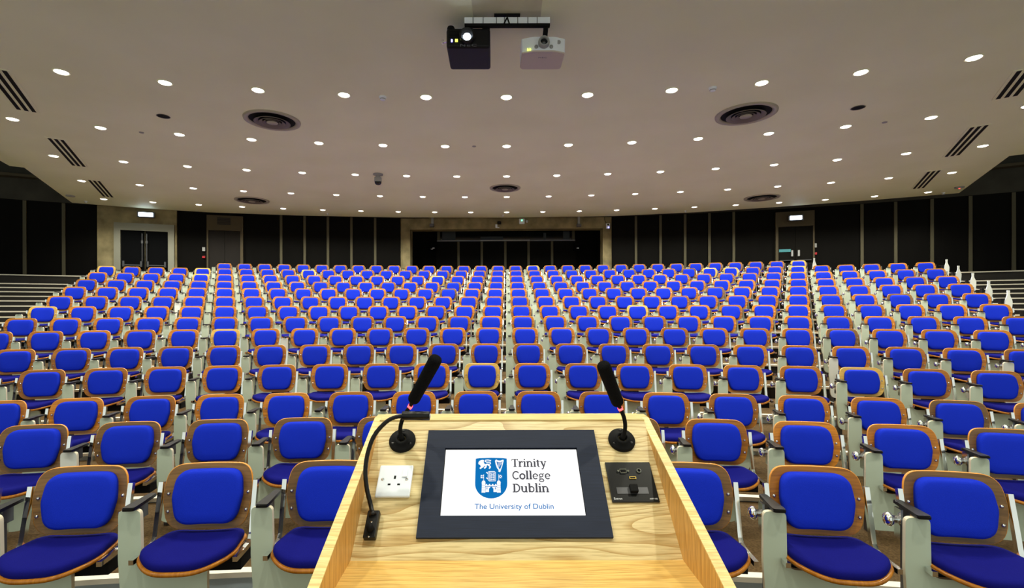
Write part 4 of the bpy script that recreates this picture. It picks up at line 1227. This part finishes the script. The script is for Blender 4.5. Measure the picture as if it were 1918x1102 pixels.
    mb.m(M['blackm']); mb.box(hw*0.08-0.0068, hw*0.08+0.0068, hh*0.16-0.0016, hh*0.16+0.002, 0.0072, 0.0075); mb.build('display_connector', r)
    mb = MB().m(M['blackm']); mb.rbox(-0.010, 0.010, -0.032, -0.012, 0.005, 0.016, 0.002); mb.build('network_port', r)
    for body, px_, al, sz in (('Extron', -hw+0.005, 'LEFT', 0.0075), ('AAP 102', hw-0.004, 'RIGHT', 0.0055)):
        lettering('lettering', body, sz, M['text_pale'], r, (px_, -hh+0.006, 0.0054), align=al, weight=0.0001)

    # ---- two gooseneck microphones
    def mic(base, ring, tipc, rad, label, mid, depth):
        bx, by = desk_pt(*base)
        r = empty('gooseneck_microphone', DM @ Matrix.Translation((bx, by, 0))); tag(r, label, 'microphone', 'lectern microphones')
        inv = r.matrix_world.inverted()
        br = 0.036
        mb = MB().m(M['blackm'], True); mb.lathe([(br, 0), (br, 0.006), (br-0.003, 0.010), (0.020, 0.011), (0.019, 0.016), (0.012, 0.017), (0.011, 0.011)], 32, False); mb.build('base', r)
        for k in range(3):
            a = pi/2+k*2*pi/3; mb = MB().m(M['black'], True); mb.lathe([(0.0045, 0.0102), (0.0045, 0.0112), (0.0004, 0.0112)], 8, False)
            o = mb.build('screw', r); o.location = (0.027*cos(a), 0.027*sin(a), 0)
        P0 = Vector((0, 0, 0.008))
        wr = inv @ at_depth(*ring, depth[1])
        md = inv @ at_depth(*mid, depth[0])
        t0, t1 = inv @ at_depth(*tipc[0], depth[2]), inv @ at_depth(*tipc[1], depth[3])
        pts = []
        for i in range(13):
            t = i/12
            # quadratic through base, mid, ring
            q = P0*((1-t)*(1-2*t))+md*(4*t*(1-t))+wr*(t*(2*t-1)); pts.append(q)
        mb = MB().m(M['blackm'], True); mb.tube(pts, [0.008, 0.0075, 0.0062]+[0.0055]*10, 10); mb.build('neck', r)
        d = (t1-t0).normalized()
        mb = MB().m(M['led_red'], True); mb.tube([wr-d*0.004, wr+d*0.005], 0.0064, 12); mb.build('light_ring', r)
        mb = MB().m(M['blackm'], True); mb.tube([wr+d*0.003, t0], 0.0055, 10); mb.build('stem', r)
        L = (t1-t0).length
        path = [t0+d*(L*q) for q in (0, 0.01, 0.03, 0.07, 0.3, 0.6, 0.9, 0.96, 0.985, 1.0)]
        rs = [rad*q for q in (0.55, 0.75, 0.9, 1.0, 1.0, 1.03, 1.05, 1.0, 0.88, 0.6)]
        mb = MB().m(M['foam'], True); mb.tube(path, rs, 18); mb.build('foam_windshield', r)
    mic((754, 827), (768, 762), ((773, 752), (818, 670)), 0.0165, 'black foam gooseneck microphone left of the screen, leaning to the right', (751, 795), (1.30, 1.29, 1.28, 1.20))
    mic((1164, 826), (1162, 766), ((1158, 757), (1129, 682)), 0.0165, 'black foam gooseneck microphone right of the screen, leaning to the left', (1171, 796), (1.30, 1.29, 1.28, 1.20))

    # ---- reading lamp on a flexible stem
    c = [desk_pt(*p) for p in ((680, 1014), (703, 1014), (712, 962), (696, 962))]
    x0, x1 = (c[0][0]+c[3][0])/2-0.0, (c[1][0]+c[2][0])/2; y0, y1 = c[0][1], c[2][1]
    r = empty('reading_lamp', DM @ Matrix.Translation(((x0+x1)/2, (y0+y1)/2, 0))); tag(r, 'black reading lamp with flexible stem arching over the left of the lectern', 'lamp')
    inv = r.matrix_world.inverted()
    mb = MB().m(M['black']); mb.rbox(-0.0145, 0.0145, (y0-y1)/2, (y1-y0)/2, 0, 0.018, 0.003); mb.build('switch_base', r)
    mb = MB().m(M['blackm'], True); mb.T = Matrix.Translation((0, -0.012, 0)); mb.lathe([(0.009, 0.018), (0.008, 0.03), (0.0004, 0.031)], 14, False); mb.T = None; mb.build('dimmer_knob', r)
    for yy in (0.004, -0.03):
        mb = MB().m(M['chrome'], True); mb.T = Matrix.Translation((0, yy, 0)); mb.lathe([(0.0022, 0.018), (0.0004, 0.0188)], 8, False); mb.T = None; mb.build('screw', r)
    st = Vector((0, (y1-y0)/2-0.014, 0.018))
    way = [(694, 945, 1.165), (687, 915, 1.17), (684.5, 880, 1.175), (690, 845, 1.18), (702, 815, 1.185), (722, 792, 1.19), (740, 782, 1.19), (757, 780, 1.19)]
    ctrl = [st]+[inv @ at_depth(*q) for q in way]
    pts = []
    for i in range(len(ctrl)-1):
        p0, p1, p2, p3 = ctrl[max(i-1, 0)], ctrl[i], ctrl[i+1], ctrl[min(i+2, len(ctrl)-1)]
        for j in range(6):
            t = j/6
            pts.append(0.5*((2*p1)+(p2-p0)*t+(2*p0-5*p1+4*p2-p3)*t*t+(3*p1-p0-3*p2+p3)*t**3))
    pts.append(ctrl[-1])
    rs = [0.0052+(0.0004 if i % 2 else 0) for i in range(len(pts))]; rs[0] = rs[1] = 0.009
    mb = MB().m(M['black'], True); mb.tube(pts, rs, 10); mb.build('flexible_stem', r)
    a, b = inv @ at_depth(753, 779, 1.19), inv @ at_depth(805, 779.5, 1.19)
    d = (b-a).normalized()
    mb = MB().m(M['black'], True); mb.tube([a, a+d*0.001, b-d*0.001, b], [0.009, 0.0112, 0.0112, 0.009], 16)
    mb.m(M['black'], False)
    mb.build('lamp_head', r)
    mb = MB().m(M['white'], True); mb.tube([b, b+d*0.0015], 0.006, 10); mb.build('end_cap', r)
desk_things()
